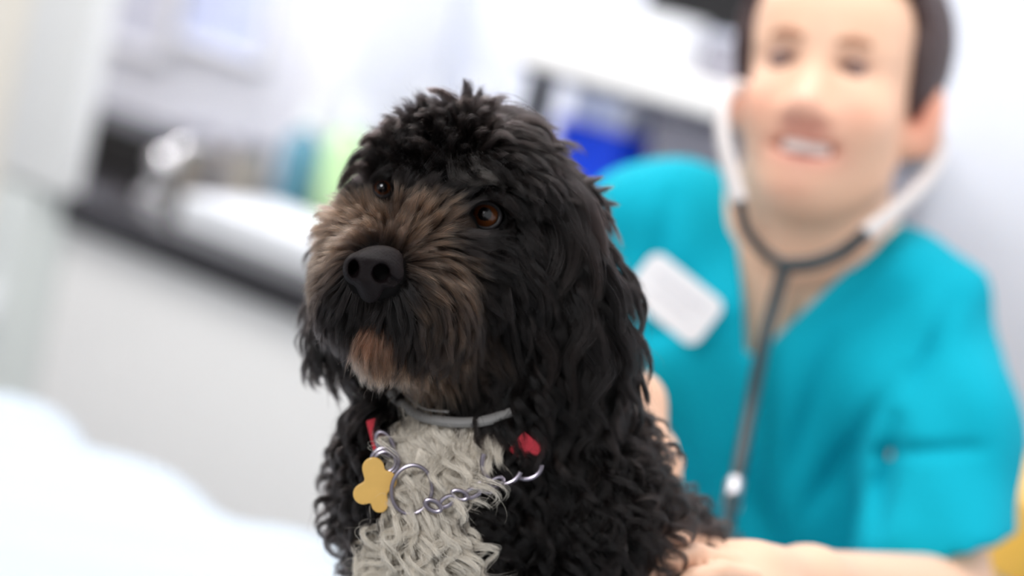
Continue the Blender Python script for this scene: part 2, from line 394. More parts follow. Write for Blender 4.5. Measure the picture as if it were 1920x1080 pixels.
# head frame in the camera frame (x right, y down, z away)
ya, ti, pi_ = math.radians(-17), math.radians(12), math.radians(6)
def rotm(axis, a): return np.array(Matrix.Rotation(a, 3, axis))
B0 = np.array([[1, 0, 0], [0, -1, 0], [0, 0, -1]], float)      # local right, up, forward rows
HB = B0 @ (rotm('Z', ti) @ rotm('X', -pi_) @ rotm('Y', -ya)).T
# choose so the face turns to the picture's left and down
HO = W(1534, 122, 2.035)                                       # midpoint of the eyes
def hl(x, y, z): return HO + HB[0] * x + HB[1] * y + HB[2] * z
def HE(c, r, **k): return E(hl(*c), r, HB, **k)
head = [HE((0, .035, -.088), (.074, .092, .096)), HE((0, .045, -.035), (.060, .05, .042)), HE((.006, -.025, -.048), (.060, .08, .056)),
        HE((.006, -.075, -.045), (.052, .046, .055)), HE((0, -.106, -.020), (.026, .020, .026)),
        HE((.038, -.038, -.014), (.026, .024, .022)), HE((-.031, -.038, -.016), (.026, .024, .022)),
        C(hl(0, .004, .000), hl(0, -.036, .018), .009, .012, k=.012), HE((0, -.042, .020), (.013, .012, .013), k=.01),
        HE((.013, -.045, .010), (.009, .008, .010), k=.008), HE((-.013, -.045, .010), (.009, .008, .010), k=.008),
        C(hl(.014, .022, -.001), hl(.048, .018, -.020), .008, .007, k=.014), C(hl(-.014, .022, -.001), hl(-.048, .018, -.020), .008, .007, k=.014),
        HE((0, -.063, .001), (.022, .007, .010), k=.01), HE((0, -.084, -.001), (.020, .008, .010), k=.01),
        HE((.088, -.014, -.092), (.012, .034, .020), k=.005), HE((-.080, -.012, -.088), (.008, .032, .020), k=.008), HE((.078, -.036, -.080), (.006, .012, .010), k=.008)]
neckb = W(1520, 500, 2.13)
def hand_prims(palm, fwd, up, scale=1.0, curl=.5, side=1, g='b'):
    """palm centre, direction of fingers, back-of-hand direction"""
    fwd = fwd / np.linalg.norm(fwd); up = up - fwd * np.dot(up, fwd); up = up / np.linalg.norm(up); sd = np.cross(fwd, up) * side; out = []
    ax = np.array([sd, up, fwd])
    out.append(E(palm, (.040 * scale, .014 * scale, .045 * scale), ax, k=.012))
    for i, (o_, L) in enumerate(((-.030, .068), (-.010, .078), (.011, .073), (.030, .058))):
        p = palm + sd * o_ * scale + fwd * .036 * scale; d = fwd + sd * o_ * 3; d /= np.linalg.norm(d); r_ = .0095 * scale
        for j, fr in enumerate((.45, .32, .23)):
            a_ = curl * (j + .4); dd = d * math.cos(a_) - up * math.sin(a_); q = p + dd * L * fr * scale; out.append(C(p, q, r_, r_ * .9, k=.005)); p = q; r_ *= .92
    p = palm - sd * .034 * scale - fwd * .018 * scale; d = fwd * .6 - sd * .75 - up * .25; d /= np.linalg.norm(d)
    q = p + d * .038 * scale; out.append(C(p, q, .013 * scale, .011 * scale, k=.008)); d2 = fwd * .9 - sd * .3 - up * .35; d2 /= np.linalg.norm(d2); out.append(C(q, q + d2 * .03 * scale, .011 * scale, .009 * scale, k=.006))
    return out
elbL = W(1765, 1140, 1.93); wrL = W(1515, 1105, 1.70); hdL = W(1415, 1080, 1.635)
shL = W(1725, 590, 2.09)
shR = W(1235, 450, 2.16); elbR = W(1120, 800, 2.14); wrR = W(1110, 760, 1.92); hdR = W(1195, 752, 1.79)
skin = head + [C(hl(0, -.05, -.085), neckb, .052, .058, k=.05),
    C(W(1520, 540, 2.15), shL + np.array([-.02, 0, 0]), .07, .055, k=.06), C(W(1500, 540, 2.16), shR, .07, .055, k=.06),
    E(W(1480, 700, 2.15), (.135, .13, .085)), E(W(1450, 900, 2.16), (.12, .16, .09)), E(W(1430, 1120, 2.17), (.14, .13, .10)),
    C(shL, elbL, .050, .040, k=.04), C(elbL, wrL, .042, .028, k=.02), C(wrL, hdL, .026, .024, k=.02),
    C(shR, elbR, .048, .040, k=.04), C(elbR, wrR, .040, .027, k=.02), C(wrR, hdR, .026, .022, k=.02)]
skin += hand_prims(hdL, W(1215, 975, 1.56) - hdL, np.array([.05, -1, -.45]), 1.0, .38, 1)
skin += hand_prims(hdR, W(1228, 815, 1.75) - hdR, np.array([.8, -.3, -.5]), .82, .30, -1)
carv = [HE((.031, 0, .007), (.013, .0055, .008)), HE((-.031, 0, .007), (.013, .0055, .008)), HE((.004, -.0745, .008), (.020, .0065, .012)), HE((.021, -.0710, .002), (.012, .0045, .012)), HE((-.014, -.0715, .002), (.012, .0045, .012))]
def carve(q, d):
    for p in carv: d = -smin(-d, prim(p, q), .006)
    return d
V, Fc = solid(skin, .03, .0042, carve)
# skin tones: blush, lips, lids, plus a painted shadow under the nose
base = np.array(lin((236, 190, 160))[:3]); T = np.tile(base, (len(V), 1))
def blend(c, r, col, w):
    g_ = np.exp(-(np.linalg.norm((V - hl(*c)) @ HB.T / np.array(r), axis=1) ** 2))[:, None] * w
    T[:] = T * (1 - g_) + np.array(lin(col)[:3]) * g_
for sx in (1, -1):
    blend((sx * .040, -.038, .0), (.022, .020, .03), (232, 150, 130), .45); blend((sx * .031, .004, .0), (.018, .010, .02), (150, 98, 84), .7)
    blend((sx * .031, .000, .004), (.013, .0028, .02), (90, 60, 54), .8)
    blend((sx * .080, -.010, -.088), (.020, .036, .026), (226, 112, 92), .85)
    blend((sx * .010 + .002, -.054, .008), (.012, .007, .02), (180, 92, 84), .75)  # darker red paints in the shadow beneath the nose
blend((0, -.040, .020), (.016, .016, .02), (226, 150, 134), .6); blend((.004, -.076, .006), (.030, .015, .02), (206, 112, 108), .9)
blend((0, -.105, .0), (.02, .012, .03), (232, 160, 140), .4)
person = mesh('person', c2w(V), Fc, M_skin, None, P(1430, 1200, 2.17) * [1, 1, 0], tint=np.c_[T, np.ones(len(V))])
tag(person, 'smiling person in a teal scrub top, bending toward the dog with both hands on it', 'person')
# brows, eyes, teeth
for sx in (1, -1):
    mb = MB(); mb.tube([c2w(hl(sx * x, y, z))[0] for x, y, z in ((.014, .019, .012), (.026, .0235, .010), (.038, .023, .003), (.048, .018, -.008))], [.0036, .0046, .0042, .002], 8); mb.build('eyebrow', mat('brow', (168, 120, 94), .8), person)
    mb = MB(); mb.ell(c2w(hl(sx * .031, -.0005, -.004))[0], (.0118, .0118, .0118)); mb.build('eye', mat('eye', (120, 92, 84), .2), person)
mb = MB()
for i in range(8):
    x = -.0135 + i * .005; mb.box(c2w(hl(x, -.0715, .0045 - abs(x) * .28))[0], (.0047, .009, .004), [HB_ @ np.array([R, -U, F]) for HB_ in HB], .001)
mb.build('teeth', mat('teeth', (250, 244, 236), .3), person)
# hair: cap swept back with a bun
hp = [HE((.002, .050, -.104), (.092, .098, .096), k=.02), HE((.072, .03, -.085), (.018, .05, .045), k=.02), HE((-.072, .03, -.085), (.018, .05, .045), k=.02), HE((0, .075, -.045), (.068, .060, .060), k=.03), HE((0, .03, -.215), (.04, .04, .035), k=.03)]
def haircut(q, d):
    l = (q - HO) @ HB.T
    cut = (l[:, 2] + .046) - .10 * l[:, 0] - np.maximum(l[:, 1] - .055, 0) * .5 - np.maximum(l[:, 1] - .082, 0) * 3.2 + np.maximum(.03 - l[:, 1], 0) * .35     # keep behind this surface
    st = .0012 * np.sin(l[:, 1] * 900 + 60 * l[:, 2] + 3 * np.sin(l[:, 0] * 200))
    low = -(l[:, 1] + .035 - np.maximum(-l[:, 2] - .09, 0) * .6)
    return np.maximum(np.maximum(d + st, cut), low)
V2, F2 = solid(hp, .02, .004, haircut); mesh('hair', c2w(V2), F2, M_hair, person)

# scrub top
sc = [C(W(1515, 565, 2.15), W(1690, 565, 2.10), .080, .060, k=.06), C(W(1490, 560, 2.16), W(1250, 445, 2.16), .082, .062, k=.06),
      E(W(1490, 690, 2.13), (.155, .13, .105)), E(W(1460, 900, 2.14), (.140, .16, .110)), E(W(1440, 1120, 2.15), (.155, .15, .12)), E(W(1440, 1260, 2.15), (.15, .12, .12)),
      C(W(1735, 620, 2.085), W(1762, 830, 2.02), .058, .064, k=.05), C(W(1762, 830, 2.02), W(1752, 1060, 1.95), .064, .064, k=.03), C(shR, W(1160, 700, 2.15), .062, .066, k=.05)]
def fold(q, d):
    ex, ey = q[:, 0] / pq + 960 * 1, q[:, 1] / pq + 540; px = q[:, 0] / q[:, 2] * FPX + 960; py = q[:, 1] / q[:, 2] * FPX + 540
    wv = .0022 * np.sin((px + .5 * py) / 34 + 2 * np.sin(py / 90)) + .0018 * np.sin((px * .8 - py) / 47 + 1.5 * np.sin(px / 70))
    # long soft creases running from the armpit
    def crease(x0, y0, x1, y1, w_, a_):
        ab = np.array([x1 - x0, y1 - y0]); v = np.stack([px - x0, py - y0], 1); tt = np.clip(v @ ab / (ab @ ab), 0, 1); dd = np.linalg.norm(v - tt[:, None] * ab, axis=1)
        return a_ * np.exp(-(dd / w_) ** 2) * np.sin(np.pi * np.clip(tt * .8 + .15, 0, 1))
    d = d + wv * 1.1
    d = d + crease(1790, 560, 1680, 800, 15, .008) + crease(1260, 370, 1190, 640, 18, .007) + crease(1690, 700, 1500, 980, 20, .009) + crease(1560, 640, 1480, 900, 18, .006) + crease(1680, 790, 1640, 1010, 20, .016) + crease(1640, 850, 1850, 840, 14, .008) + crease(1180, 640, 1330, 600, 16, .006) + crease(1400, 880, 1480, 1080, 30, .014)
    # sleeve hem and body hem
    cut = ((q - W(1750, 1035, 1.96)) @ (np.array([.22, .95, -.05]))) ; sleeve = px > 1630
    d = np.where((cut > 0) & sleeve & (py > 960), np.maximum(d, cut), d)
    # right sleeve hem
    c2 = (q - W(1150, 720, 2.15)) @ np.array([-.1, .98, .1]); d = np.where((px < 1215) & (py > 600), np.maximum(d, c2), d)
    # V neck: wedge opening at the front and neck hole
    ax_ = np.array([.22, -.97, -.05]); v = q - W(1405, 655, 2.06)
    h_ = -(v[:, 1]); cx = v[:, 0] + 0.0
    wl = -.002 + h_ * .04; wr = .002 + h_ * 1.02 + .0
    wr = np.where(h_ > .06, np.maximum(wr, .06), wr)
    inside = np.minimum(np.minimum(cx + .006 + wl * .6, wr - cx + .010), h_ + .004); front = q[:, 2] < 2.155
    d = np.where(front, np.maximum(d, np.minimum(inside, .03)), d)
    hole = prim(C(hl(0, -.09, -.07), W(1525, 475, 2.12), .066, .072), q)
    return np.maximum(d, -hole)
def shell(q, d): d = fold(q, d); return d
V3, F3 = solid(sc, .03, .0045, shell)
top = mesh('scrub_top', c2w(V3), F3, M_scrub, person); top['label'] = 'teal short-sleeved V-neck scrub top'
# trousers and shoes
pz = lambda x, y, z: np.array([x, y, z])
hipw = P(1440, 1260, 2.15)
mb = MB()
for sgn in (-1, 1):
    a = hipw + WD * sgn * .085 + [0, 0, 0]; b = a * [1, 1, 0] + [0, 0, .07] - ND * .05
    mb.tube(crv([a + [0, 0, .06], (a + b) / 2 + [0, 0, .03], b], 16), np.linspace(.105, .062, 17), 20)
mb.build('trousers', M_trouser, person)
for sgn in (-1, 1):
    a = hipw * [1, 1, 0] + WD * sgn * .085 - ND * .05
    s_ = MB(); s_.ell(a + ND * .05 + [0, 0, .04], (.045, .12, .04), [WD, ND, (0, 0, 1)]); s_.build('shoe', M_black, person)

# badge
bc = P(1265, 560, 2.025)
M_print = mat('pale_grey_print', (222, 222, 228), .5)
bd = empty('name_badge', bc, 'white rounded name badge pinned on the teal scrub top', 'badge')
a1 = R * math.cos(.66) - U * math.sin(.66); a2 = R * math.sin(.66) + U * math.cos(.66); 
nb = -F * .95 - R * .15; nb /= np.linalg.norm(nb); a1 = a1 - nb * (a1 @ nb); a1 /= np.linalg.norm(a1); a2 = np.cross(nb, a1)
def rrect(c, a1, a2, nn, wx, wy, rad, th):
    o2 = []
    for cx, cy, q0 in ((1, 1, 0), (-1, 1, 90), (-1, -1, 180), (1, -1, 270)):
        for k in range(7):
            q = math.radians(q0 + 15 * k); o2.append((cx * (wx / 2 - rad) + rad * math.cos(q), cy * (wy / 2 - rad) + rad * math.sin(q)))
    n_ = len(o2); V = [c + a1 * x + a2 * y for x, y in o2] + [c + a1 * x + a2 * y + nn * th for x, y in o2]
    return V, [tuple(range(n_))[::-1], tuple(range(n_, 2 * n_))] + [(i, (i + 1) % n_, n_ + (i + 1) % n_, n_ + i) for i in range(n_)]
v_, f_ = rrect(bc, a1, a2, nb, .076, .046, .010, .003); mesh('card', v_, f_, M_white, bd, smooth=False)
v_, f_ = rrect(bc + nb * .0031 + a2 * .008, a1, a2, nb, .05, .004, .001, .0003); mesh('print_line', v_, f_, M_print, bd, smooth=False)
v_, f_ = rrect(bc + nb * .0031 - a2 * .004, a1, a2, nb, .036, .003, .001, .0003); mesh('print_line', v_, f_, M_print, bd, smooth=False)

# stethoscope
M_tube = mat('clear_grey_eartube', (206, 199, 197), .35)
M_rub = mat('black_rubber_tube', (22, 40, 46), .4)
st_ = empty('stethoscope', P(1470, 495, 2.03), 'stethoscope with pale ear tubes and black tubing hanging round the neck', 'stethoscope')
MB().tube(crv([P(1412, 185, 2.07), P(1385, 160, 2.06), P(1356, 195, 2.04), P(1358, 270, 2.02), P(1385, 380, 2.0)]), (.0045, .0075), 14).build('ear_tube', M_tube, st_)
MB().tube(crv([P(1742, 232, 2.13), P(1765, 262, 2.11), P(1750, 320, 2.08), P(1690, 385, 2.04), P(1622, 440, 2.02)]), (.0045, .0080), 14).build('ear_tube', M_tube, st_)
for c_ in (P(1418, 192, 2.07), P(1733, 225, 2.13)): MB().ell(c_, (.007, .007, .007)).build('ear_tip', mat('ear_tip', (196, 190, 192), .4), st_)
MB().tube(crv([P(1385, 378, 2.0), P(1398, 430, 2.01), P(1430, 470, 2.02), P(1472, 498, 2.015)]), .0048).build('tube', M_rub, st_)
MB().tube(crv([P(1622, 440, 2.02), P(1575, 475, 2.02), P(1520, 495, 2.015), P(1472, 498, 2.015)]), .0066).build('tube', M_rub, st_)
MB().tube(crv([P(1472, 496, 2.015), P(1455, 560, 2.01), P(1430, 650, 1.99), P(1405, 780, 1.96), P(1378, 920, 1.90), P(1360, 1010, 1.80), P(1340, 1100, 1.70)], 60), .0058).build('tube', M_rub, st_)
MB().tube([P(1379, 905, 1.905), P(1372, 950, 1.885)], .0075).build('connector', M_steel, st_)
MB().lathe(P(1340, 1110, 1.69), [(0, 0), (.02, 0), (.021, .006), (.012, .012), (0, .013)], ax=-F).build('chest_piece', M_chrome, st_)
#@@DOG
# ================================================================== DOG
S = SPX
def DE(x, y, z, a, b, c, ax=None, g='b', k=None): return E(dp(x, y, z), np.array([a, b, c]) * S, ax, g, k)
def DC(p, q, ra, rb, g='b', k=None): return C(dp(*p), dp(*q), ra * S, rb * S, g, k)
def drop(p, z):                                   # the point below p (camera frame) at world height z
    wz = c2w(p)[0][2]; return p + GRAV * (wz - z)
TZ = .797
WDc = np.array([WD @ R, -(WD @ U), WD @ F]); NDc = np.array([ND @ R, -(ND @ U), ND @ F])
legR0 = dp(960, 1120, 110); legL0 = dp(740, 1100, 110)
legR1 = drop(legR0, TZ + .022); legL1 = drop(legL0, TZ + .022)
rump = drop(dp(1270, 1120, 700), TZ + .10)
dog_prims = [
    DE(872, 350, 130, 158, 128, 160, g='skull'), DE(835, 318, 50, 112, 80, 100, g='skull'), DE(940, 345, 70, 88, 85, 110, g='skull'),
    DE(790, 445, -20, 112, 80, 115, g='muzzle'), DC((770, 475, -60), (708, 512, -150), 82, 62, g='muzzle'),
    DE(656, 550, -85, 50, 64, 62, g='muzzle'), DE(785, 560, -85, 80, 88, 84, g='muzzle'), DE(668, 455, -10, 40, 56, 80, g='muzzle'),
    DE(712, 632, -95, 46, 46, 52, g='jaw'), DC((725, 625, -70), (850, 620, 60), 50, 85, g='jaw'),
    DE(945, 500, 70, 92, 120, 115, g='cheek'), DE(700, 420, 120, 62, 90, 95, g='cheek'),
    DC((1005, 345, 150), (1075, 520, 110), 58, 72, g='ear_r'), DC((1075, 520, 110), (1130, 700, 120), 76, 66, g='ear_r'),
    DC((730, 320, 210), (655, 470, 210), 38, 36, g='ear_l'), DC((655, 470, 210), (628, 640, 190), 38, 48, g='ear_l'), DC((640, 620, 180), (690, 690, 180), 44, 44, g='ear_l'),
    DC((900, 560, 190), (900, 850, 200), 165, 185, g='neck'), DE(1020, 700, 170, 150, 150, 130, g='neck'), DE(760, 780, 190, 90, 110, 100, g='neck'),
    DE(830, 930, 120, 155, 190, 130, g='chest'), DE(740, 930, 200, 82, 190, 130, g='chest'),
    DE(1070, 960, 230, 185, 230, 180, g='body'), DC((960, 900, 330), (1130, 1150, 600), 215, 235, g='body'), DE(1215, 1090, 480, 165, 190, 200, g='body'),
    C(dp(1120, 1150, 600), rump, 225 * S, 240 * S, g='body'),
    C(legR0, legR1, 72 * S, 46 * S, g='body'), C(legL0, legL1, 70 * S, 46 * S, g='body'),
    E(legR1 + NDc * .03 - WDc * .01, (.024, .02, .024), g='body'), E(legL1 + NDc * .03 - WDc * .01, (.024, .02, .024), g='body'),
    C(rump + WDc * .02 + NDc * .06, drop(rump + NDc * .17 - WDc * .02, TZ + .025), .06, .024, g='body'),
    C(drop(rump, TZ + .04) - NDc * .03, drop(rump, TZ + .025) - WDc * -.22, .028, .016, g='body'),
]
GN = ['skull', 'muzzle', 'jaw', 'cheek', 'ear_r', 'ear_l', 'neck', 'chest', 'body']
KD_ = 34 * S
def dsdf(q): return sdf(dog_prims, q, KD_)
def dgrad(q, e=.0008):
    d0 = dsdf(q); g = np.stack([dsdf(q + e * np.eye(3)[i]) - d0 for i in range(3)], 1)
    return d0, g / (np.linalg.norm(g, axis=1)[:, None] + 1e-9)
def surf(x, y, z0=-330, z1=500):                 # front surface of the dog at a photo point
    zs = np.arange(z0, z1, 3.0); q = np.array([dp(x, y, z) for z in zs]); d = dsdf(q); i = np.argmax(d < 0); return zs[i] if (d < 0).any() else 150.0
EYE_R = dp(911, 404, surf(911, 404) + 20); EYE_L = dp(719, 353, surf(719, 353) + 16)
def eyecut(q, d):
    for c, r in ((EYE_R, 34 * S), (EYE_L, 27 * S)): d = -smin(-d, np.linalg.norm(q - c, axis=1) - r, 10 * S)
    return d
DV, DF_ = solid(dog_prims, KD_, .0042, eyecut)

def groups(q):
    out = np.full((len(GN), len(q)), 9.0)
    for p in dog_prims: i = GN.index(p[4]); out[i] = np.minimum(out[i], prim(p, q))
    return out.argmin(0)
def px_of(q): return q[:, 0] / q[:, 2] * FPX + 960, q[:, 1] / q[:, 2] * FPX + 540
BLK = np.array([.0065, .0050, .0047]); BRN = np.array([.035, .021, .014]); TAN = np.array([.235, .138, .084]); WHT = np.array([1.0, .91, .78]); RUF = np.array([.55, .19, .10])
def inpoly(x, y, poly):
    c = np.zeros(len(x), bool); n = len(poly)
    for i in range(n):
        x1, y1 = poly[i]; x2, y2 = poly[(i + 1) % n]; m = ((y1 > y) != (y2 > y)) & (x < (x2 - x1) * (y - y1) / (y2 - y1 + 1e-9) + x1); c ^= m
    return c
WPOLY = [(728, 785), (800, 775), (900, 798), (950, 812), (930, 850), (905, 880), (905, 915), (870, 935), (885, 1000), (885, 1100), (850, 1500), (700, 1500), (690, 1080), (705, 1000), (735, 940), (728, 880), (735, 830)]
def whiteness(q):
    x, y = px_of(q); j = 7 * np.sin(x / 9 + y / 13); return (inpoly(x + j, y + j, WPOLY) & (q[:, 2] < 1.62)) | (inpoly(x, y, [(765, 742), (820, 745), (830, 772), (780, 768)]) & (q[:, 2] < 1.6))

tint = np.tile(BLK * .6, (len(DV), 1)); tint[whiteness(DV)] = WHT * .85; gi_ = groups(DV); tint[(gi_ == 1) | (gi_ == 2)] = BRN * .7
tint[np.linalg.norm(DV - dp(700, 515, -200), axis=1) < 85 * S] = [.004, .003, .003]; tint[np.linalg.norm(DV - EYE_R, axis=1) < 62 * S] = [.003, .0025, .0025]
M_hide = vcol_mat('dog_hide', .8); M_hide.node_tree.nodes['Principled BSDF'].inputs['Specular IOR Level'].default_value = .15
dog_o = mesh('dog', c2w(DV), DF_, M_hide, None, P(1000, 1000, 1.6) * [1, 1, 0] + [0, 0, TZ], tint=np.c_[tint, np.ones(len(DV))])
tag(dog_o, 'shaggy black dog with brown muzzle and white chest sitting on the examination table', 'dog')

def hairmat(name, rough=.23, rad=.32):
    m = bpy.data.materials.new(name); m.use_nodes = True; nt = m.node_tree; nt.nodes.clear()
    o = nt.nodes.new('ShaderNodeOutputMaterial'); h = nt.nodes.new('ShaderNodeBsdfHairPrincipled'); h.model = 'CHIANG'; h.parametrization = 'COLOR'
    a = nt.nodes.new('ShaderNodeAttribute'); a.attribute_name = 'tint'; nt.links.new(a.outputs['Color'], h.inputs['Color'])
    h.inputs['Roughness'].default_value = rough; h.inputs['Radial Roughness'].default_value = rad
    h.inputs['Random Roughness'].default_value = .2; h.inputs['IOR'].default_value = 1.33; h.inputs['Coat'].default_value = 0
    b = nt.nodes.new('ShaderNodeBsdfPrincipled'); b.inputs['Roughness'].default_value = .6; nt.links.new(a.outputs['Color'], b.inputs['Base Color'])
    bw = nt.nodes.new('ShaderNodeRGBToBW'); nt.links.new(a.outputs['Color'], bw.inputs[0]); mr = nt.nodes.new('ShaderNodeMapRange'); mr.inputs[1].default_value = .25; mr.inputs[2].default_value = .55
    nt.links.new(bw.outputs[0], mr.inputs[0]); mx = nt.nodes.new('ShaderNodeMixShader'); nt.links.new(mr.outputs[0], mx.inputs[0]); nt.links.new(h.outputs[0], mx.inputs[1]); nt.links.new(b.outputs[0], mx.inputs[2])
    nt.links.new(mx.outputs[0], o.inputs['Surface']); return m
M_fur = hairmat('dog_fur')

def link_hair(name, pts, rad, col, m, parent, label=None):
    """pts (N,K,3) camera frame, rad (N,K) metres, col (N,K,3)"""
    N, K = pts.shape[:2]; w = c2w(pts.reshape(-1, 3)) - wloc(parent)
    c = bpy.data.hair_curves.new(name); c.add_curves([K] * N)
    c.attributes['position'].data.foreach_set('vector', w.astype(np.float32).ravel())
    ra = c.attributes.get('radius') or c.attributes.new('radius', 'FLOAT', 'POINT'); ra.data.foreach_set('value', rad.astype(np.float32).ravel())
    ca = c.attributes.new('tint', 'FLOAT_COLOR', 'POINT'); cc = np.ones((N * K, 4), np.float32); cc[:, :3] = np.clip(col, 0, 1).reshape(-1, 3); ca.data.foreach_set('color', cc.ravel())
    c.materials.append(m); o = bpy.data.objects.new(name, c); COL.objects.link(o); o.parent = parent
    if label: o['label'] = label
    return o

# ---- grooming table: x, y (photo), comb direction dx dy dz, length, lift
G = {
 'skull': [(860,200,-.2,-1,-.2,75,.9),(800,225,-.7,-.8,-.2,70,.9),(740,270,-.8,-.45,-.5,72,.8),(690,310,-.9,.15,-.3,72,.7),(660,350,-.6,.7,-.2,68,.5),(780,300,-.35,-.5,-.8,60,.8),
           (820,270,-.1,-.9,-.4,80,.8),(850,320,.1,.2,-.8,62,.9),(920,330,.7,.35,-.5,62,.8),(905,250,.35,-.55,-.4,85,.8),(950,215,.7,-.4,0,95,.7),(960,280,.9,.15,-.2,115,.5),(1010,260,.8,.4,0,105,.5),
           (1040,320,.65,.75,-.1,100,.5),(980,370,.7,.6,-.1,85,.45),(1070,400,.4,.9,0,110,.4),(800,370,-.1,-.9,-.2,42,.5),(840,390,.4,-.6,-.1,34,.35),(870,360,.3,-.3,-.2,34,.4),(970,430,.3,.9,0,60,.25),
           (700,370,-.5,.3,-.3,30,.3),(750,335,-.2,-.9,-.3,40,.5)],
 'muzzle':[(705,445,-.1,-1,-.1,38,.35),(740,420,.15,-1,-.1,50,.5),(680,410,-.35,-.9,-.1,50,.5),(760,380,.2,-1,-.1,52,.5),(800,390,.5,-.8,0,55,.5),(830,410,.8,-.5,0,60,.5),(860,440,.95,-.1,.1,64,.45),
           (770,440,.6,-.7,0,48,.4),(640,410,-.9,-.3,0,52,.5),(610,440,-.7,.4,0,60,.5),(650,450,-.9,-.1,0,45,.4),(640,490,-.8,.4,-.1,52,.35),(600,500,-.35,.9,0,75,.4),(610,560,-.1,1,0,80,.35),(640,590,-.05,1,0,75,.3),
           (780,480,.9,-.1,0,55,.4),(840,490,.85,.4,0,90,.4),(790,520,.6,.7,-.1,80,.35),(860,540,.5,.85,0,105,.35),(830,600,.25,1,0,105,.3),(780,580,.15,1,-.1,80,.25),(740,560,.1,1,-.1,42,.15),(700,575,0,1,0,28,.1),(665,560,-.15,1,0,40,.2),(760,620,.0,1,0,70,.2)],
 'jaw':[(690,620,-.1,1,-.1,85,.3),(720,640,.1,1,-.1,80,.3),(760,660,.2,1,0,75,.3),(820,660,.3,1,0,90,.3),(880,650,.5,.9,0,90,.3),(660,640,-.2,1,0,60,.25),(720,690,.1,1,0,60,.25)],
 'cheek':[(930,460,.15,1,0,52,.12),(890,450,.25,1,0,40,.12),(1000,470,.5,.85,0,90,.3),(950,550,.25,1,0,80,.25),(1000,560,.4,.9,0,105,.3),(940,620,.3,1,0,100,.3),(650,400,-.5,.9,0,60,.4),(620,440,-.3,1,0,70,.4)],
 'ear_r':[(1050,330,.6,.8,-.2,105,.5),(1100,400,.5,.9,-.1,120,.45),(1060,480,.15,1,-.1,130,.4),(1130,500,.2,1,0,140,.4),(1090,600,-.05,1,-.1,140,.4),(1170,620,.15,1,0,130,.35),(1120,700,-.1,1,-.1,120,.35),(1180,720,.0,1,0,110,.35)],
 'ear_l':[(660,360,-.5,.9,0,80,.4),(610,480,-.1,1,0,90,.3),(600,600,0,1,0,90,.3),(640,660,.25,1,0,80,.3)],
 'neck':[(900,700,0,1,-.1,90,.5),(1000,700,.1,1,-.1,110,.5),(1100,760,.2,1,-.1,110,.5),(800,740,-.1,.9,-.1,45,.4),(700,760,-.3,.9,-.1,75,.5),(1180,760,.5,.8,0,90,.5),(840,770,.1,.9,-.1,45,.35)],
 'chest':[(780,830,-.1,1,-.2,60,.5),(880,850,.2,.9,-.2,60,.5),(800,960,-.3,.9,-.3,80,.5),(740,1020,-.7,.7,-.2,90,.6),(860,1040,.2,1,-.2,90,.5),(670,900,-.6,.7,-.1,60,.6),(680,1020,-.5,.9,-.1,70,.6)],
 'body':[(1000,900,-.1,1,-.2,80,.6),(1100,900,.1,1,-.2,85,.6),(1200,900,.5,.8,-.1,80,.6),(1300,950,.7,.7,0,80,.6),(950,1020,-.1,1,-.2,80,.6),(1100,1050,.1,1,-.2,85,.6),(1300,1080,.4,.9,-.1,80,.6)],
}
def groom(q, gi, sig=58):
    x, y = px_of(q); D_ = np.zeros((len(q), 3)); L = np.zeros(len(q)); LF = np.zeros(len(q))
    for i, g in enumerate(GN):
        m = gi == i
        if not m.any(): continue
        tb = np.array(G[g], float); w = (x[m][:, None] - tb[:, 0]) ** 2 + (y[m][:, None] - tb[:, 1]) ** 2; w -= w.min(1)[:, None]
        w = np.exp(-w / (2 * sig ** 2 * .35)); w /= w.sum(1)[:, None]
        D_[m] = w @ tb[:, 2:5]; L[m] = w @ tb[:, 5] * (1.15 if g == 'muzzle' else 1); LF[m] = w @ tb[:, 6]
    D_ /= np.linalg.norm(D_, axis=1)[:, None] + 1e-9
    back = q[:, 2] > 1.5 + 420 * S; D_[back] = GRAV
    return D_, L * S, LF

# curl amplitude (px), wavelength (px), clump strength, clump spacing (px), strand radius (m)
STY = {'skull': (6, 150, .62, 17, 7.0e-5), 'muzzle': (3, 130, .38, 11, 5.5e-5), 'jaw': (4, 120, .5, 10, 6.5e-5), 'cheek': (5, 150, .55, 17, 7.0e-5), 'ear_r': (11, 170, .66, 24, 7.5e-5), 'ear_l': (9, 140, .7, 20, 9e-5),
       'neck': (14, 125, .74, 22, 8.5e-5), 'chest': (22, 72, .82, 20, 9.5e-5), 'body': (17, 95, .78, 23, 9.5e-5)}
tri = np.array([(f[0], f[1], f[2]) for f in DF_] + [(f[0], f[2], f[3]) for f in DF_])
TA = DV[tri[:, 0]]; TB = DV[tri[:, 1]]; TC = DV[tri[:, 2]]
tn_ = np.cross(TB - TA, TC - TA); tarea = np.linalg.norm(tn_, axis=1) / 2
tcen = (TA + TB + TC) / 3; _, tnrm = dgrad(tcen)
view = tcen / np.linalg.norm(tcen, axis=1)[:, None]; facing = -(tnrm * view).sum(1)
tg = groups(tcen)
x_, y_ = px_of(tcen)
dens = np.where(facing > -.25, 1.0, .12); dens[(y_ > 1250)] *= .25; dens[tcen[:, 2] > 1.5 + 520 * S] *= .35
dens *= ~((np.linalg.norm(tcen - EYE_R, axis=1) < 40 * S) | (np.linalg.norm(tcen - EYE_L, axis=1) < 30 * S))
NOSE = dp(700, 512, -205)
nd = ((tcen - NOSE) / (np.array([56, 50, 60]) * S)); dens *= (nd ** 2).sum(1) > 1
K = 13; TT = np.linspace(0, 1, K)
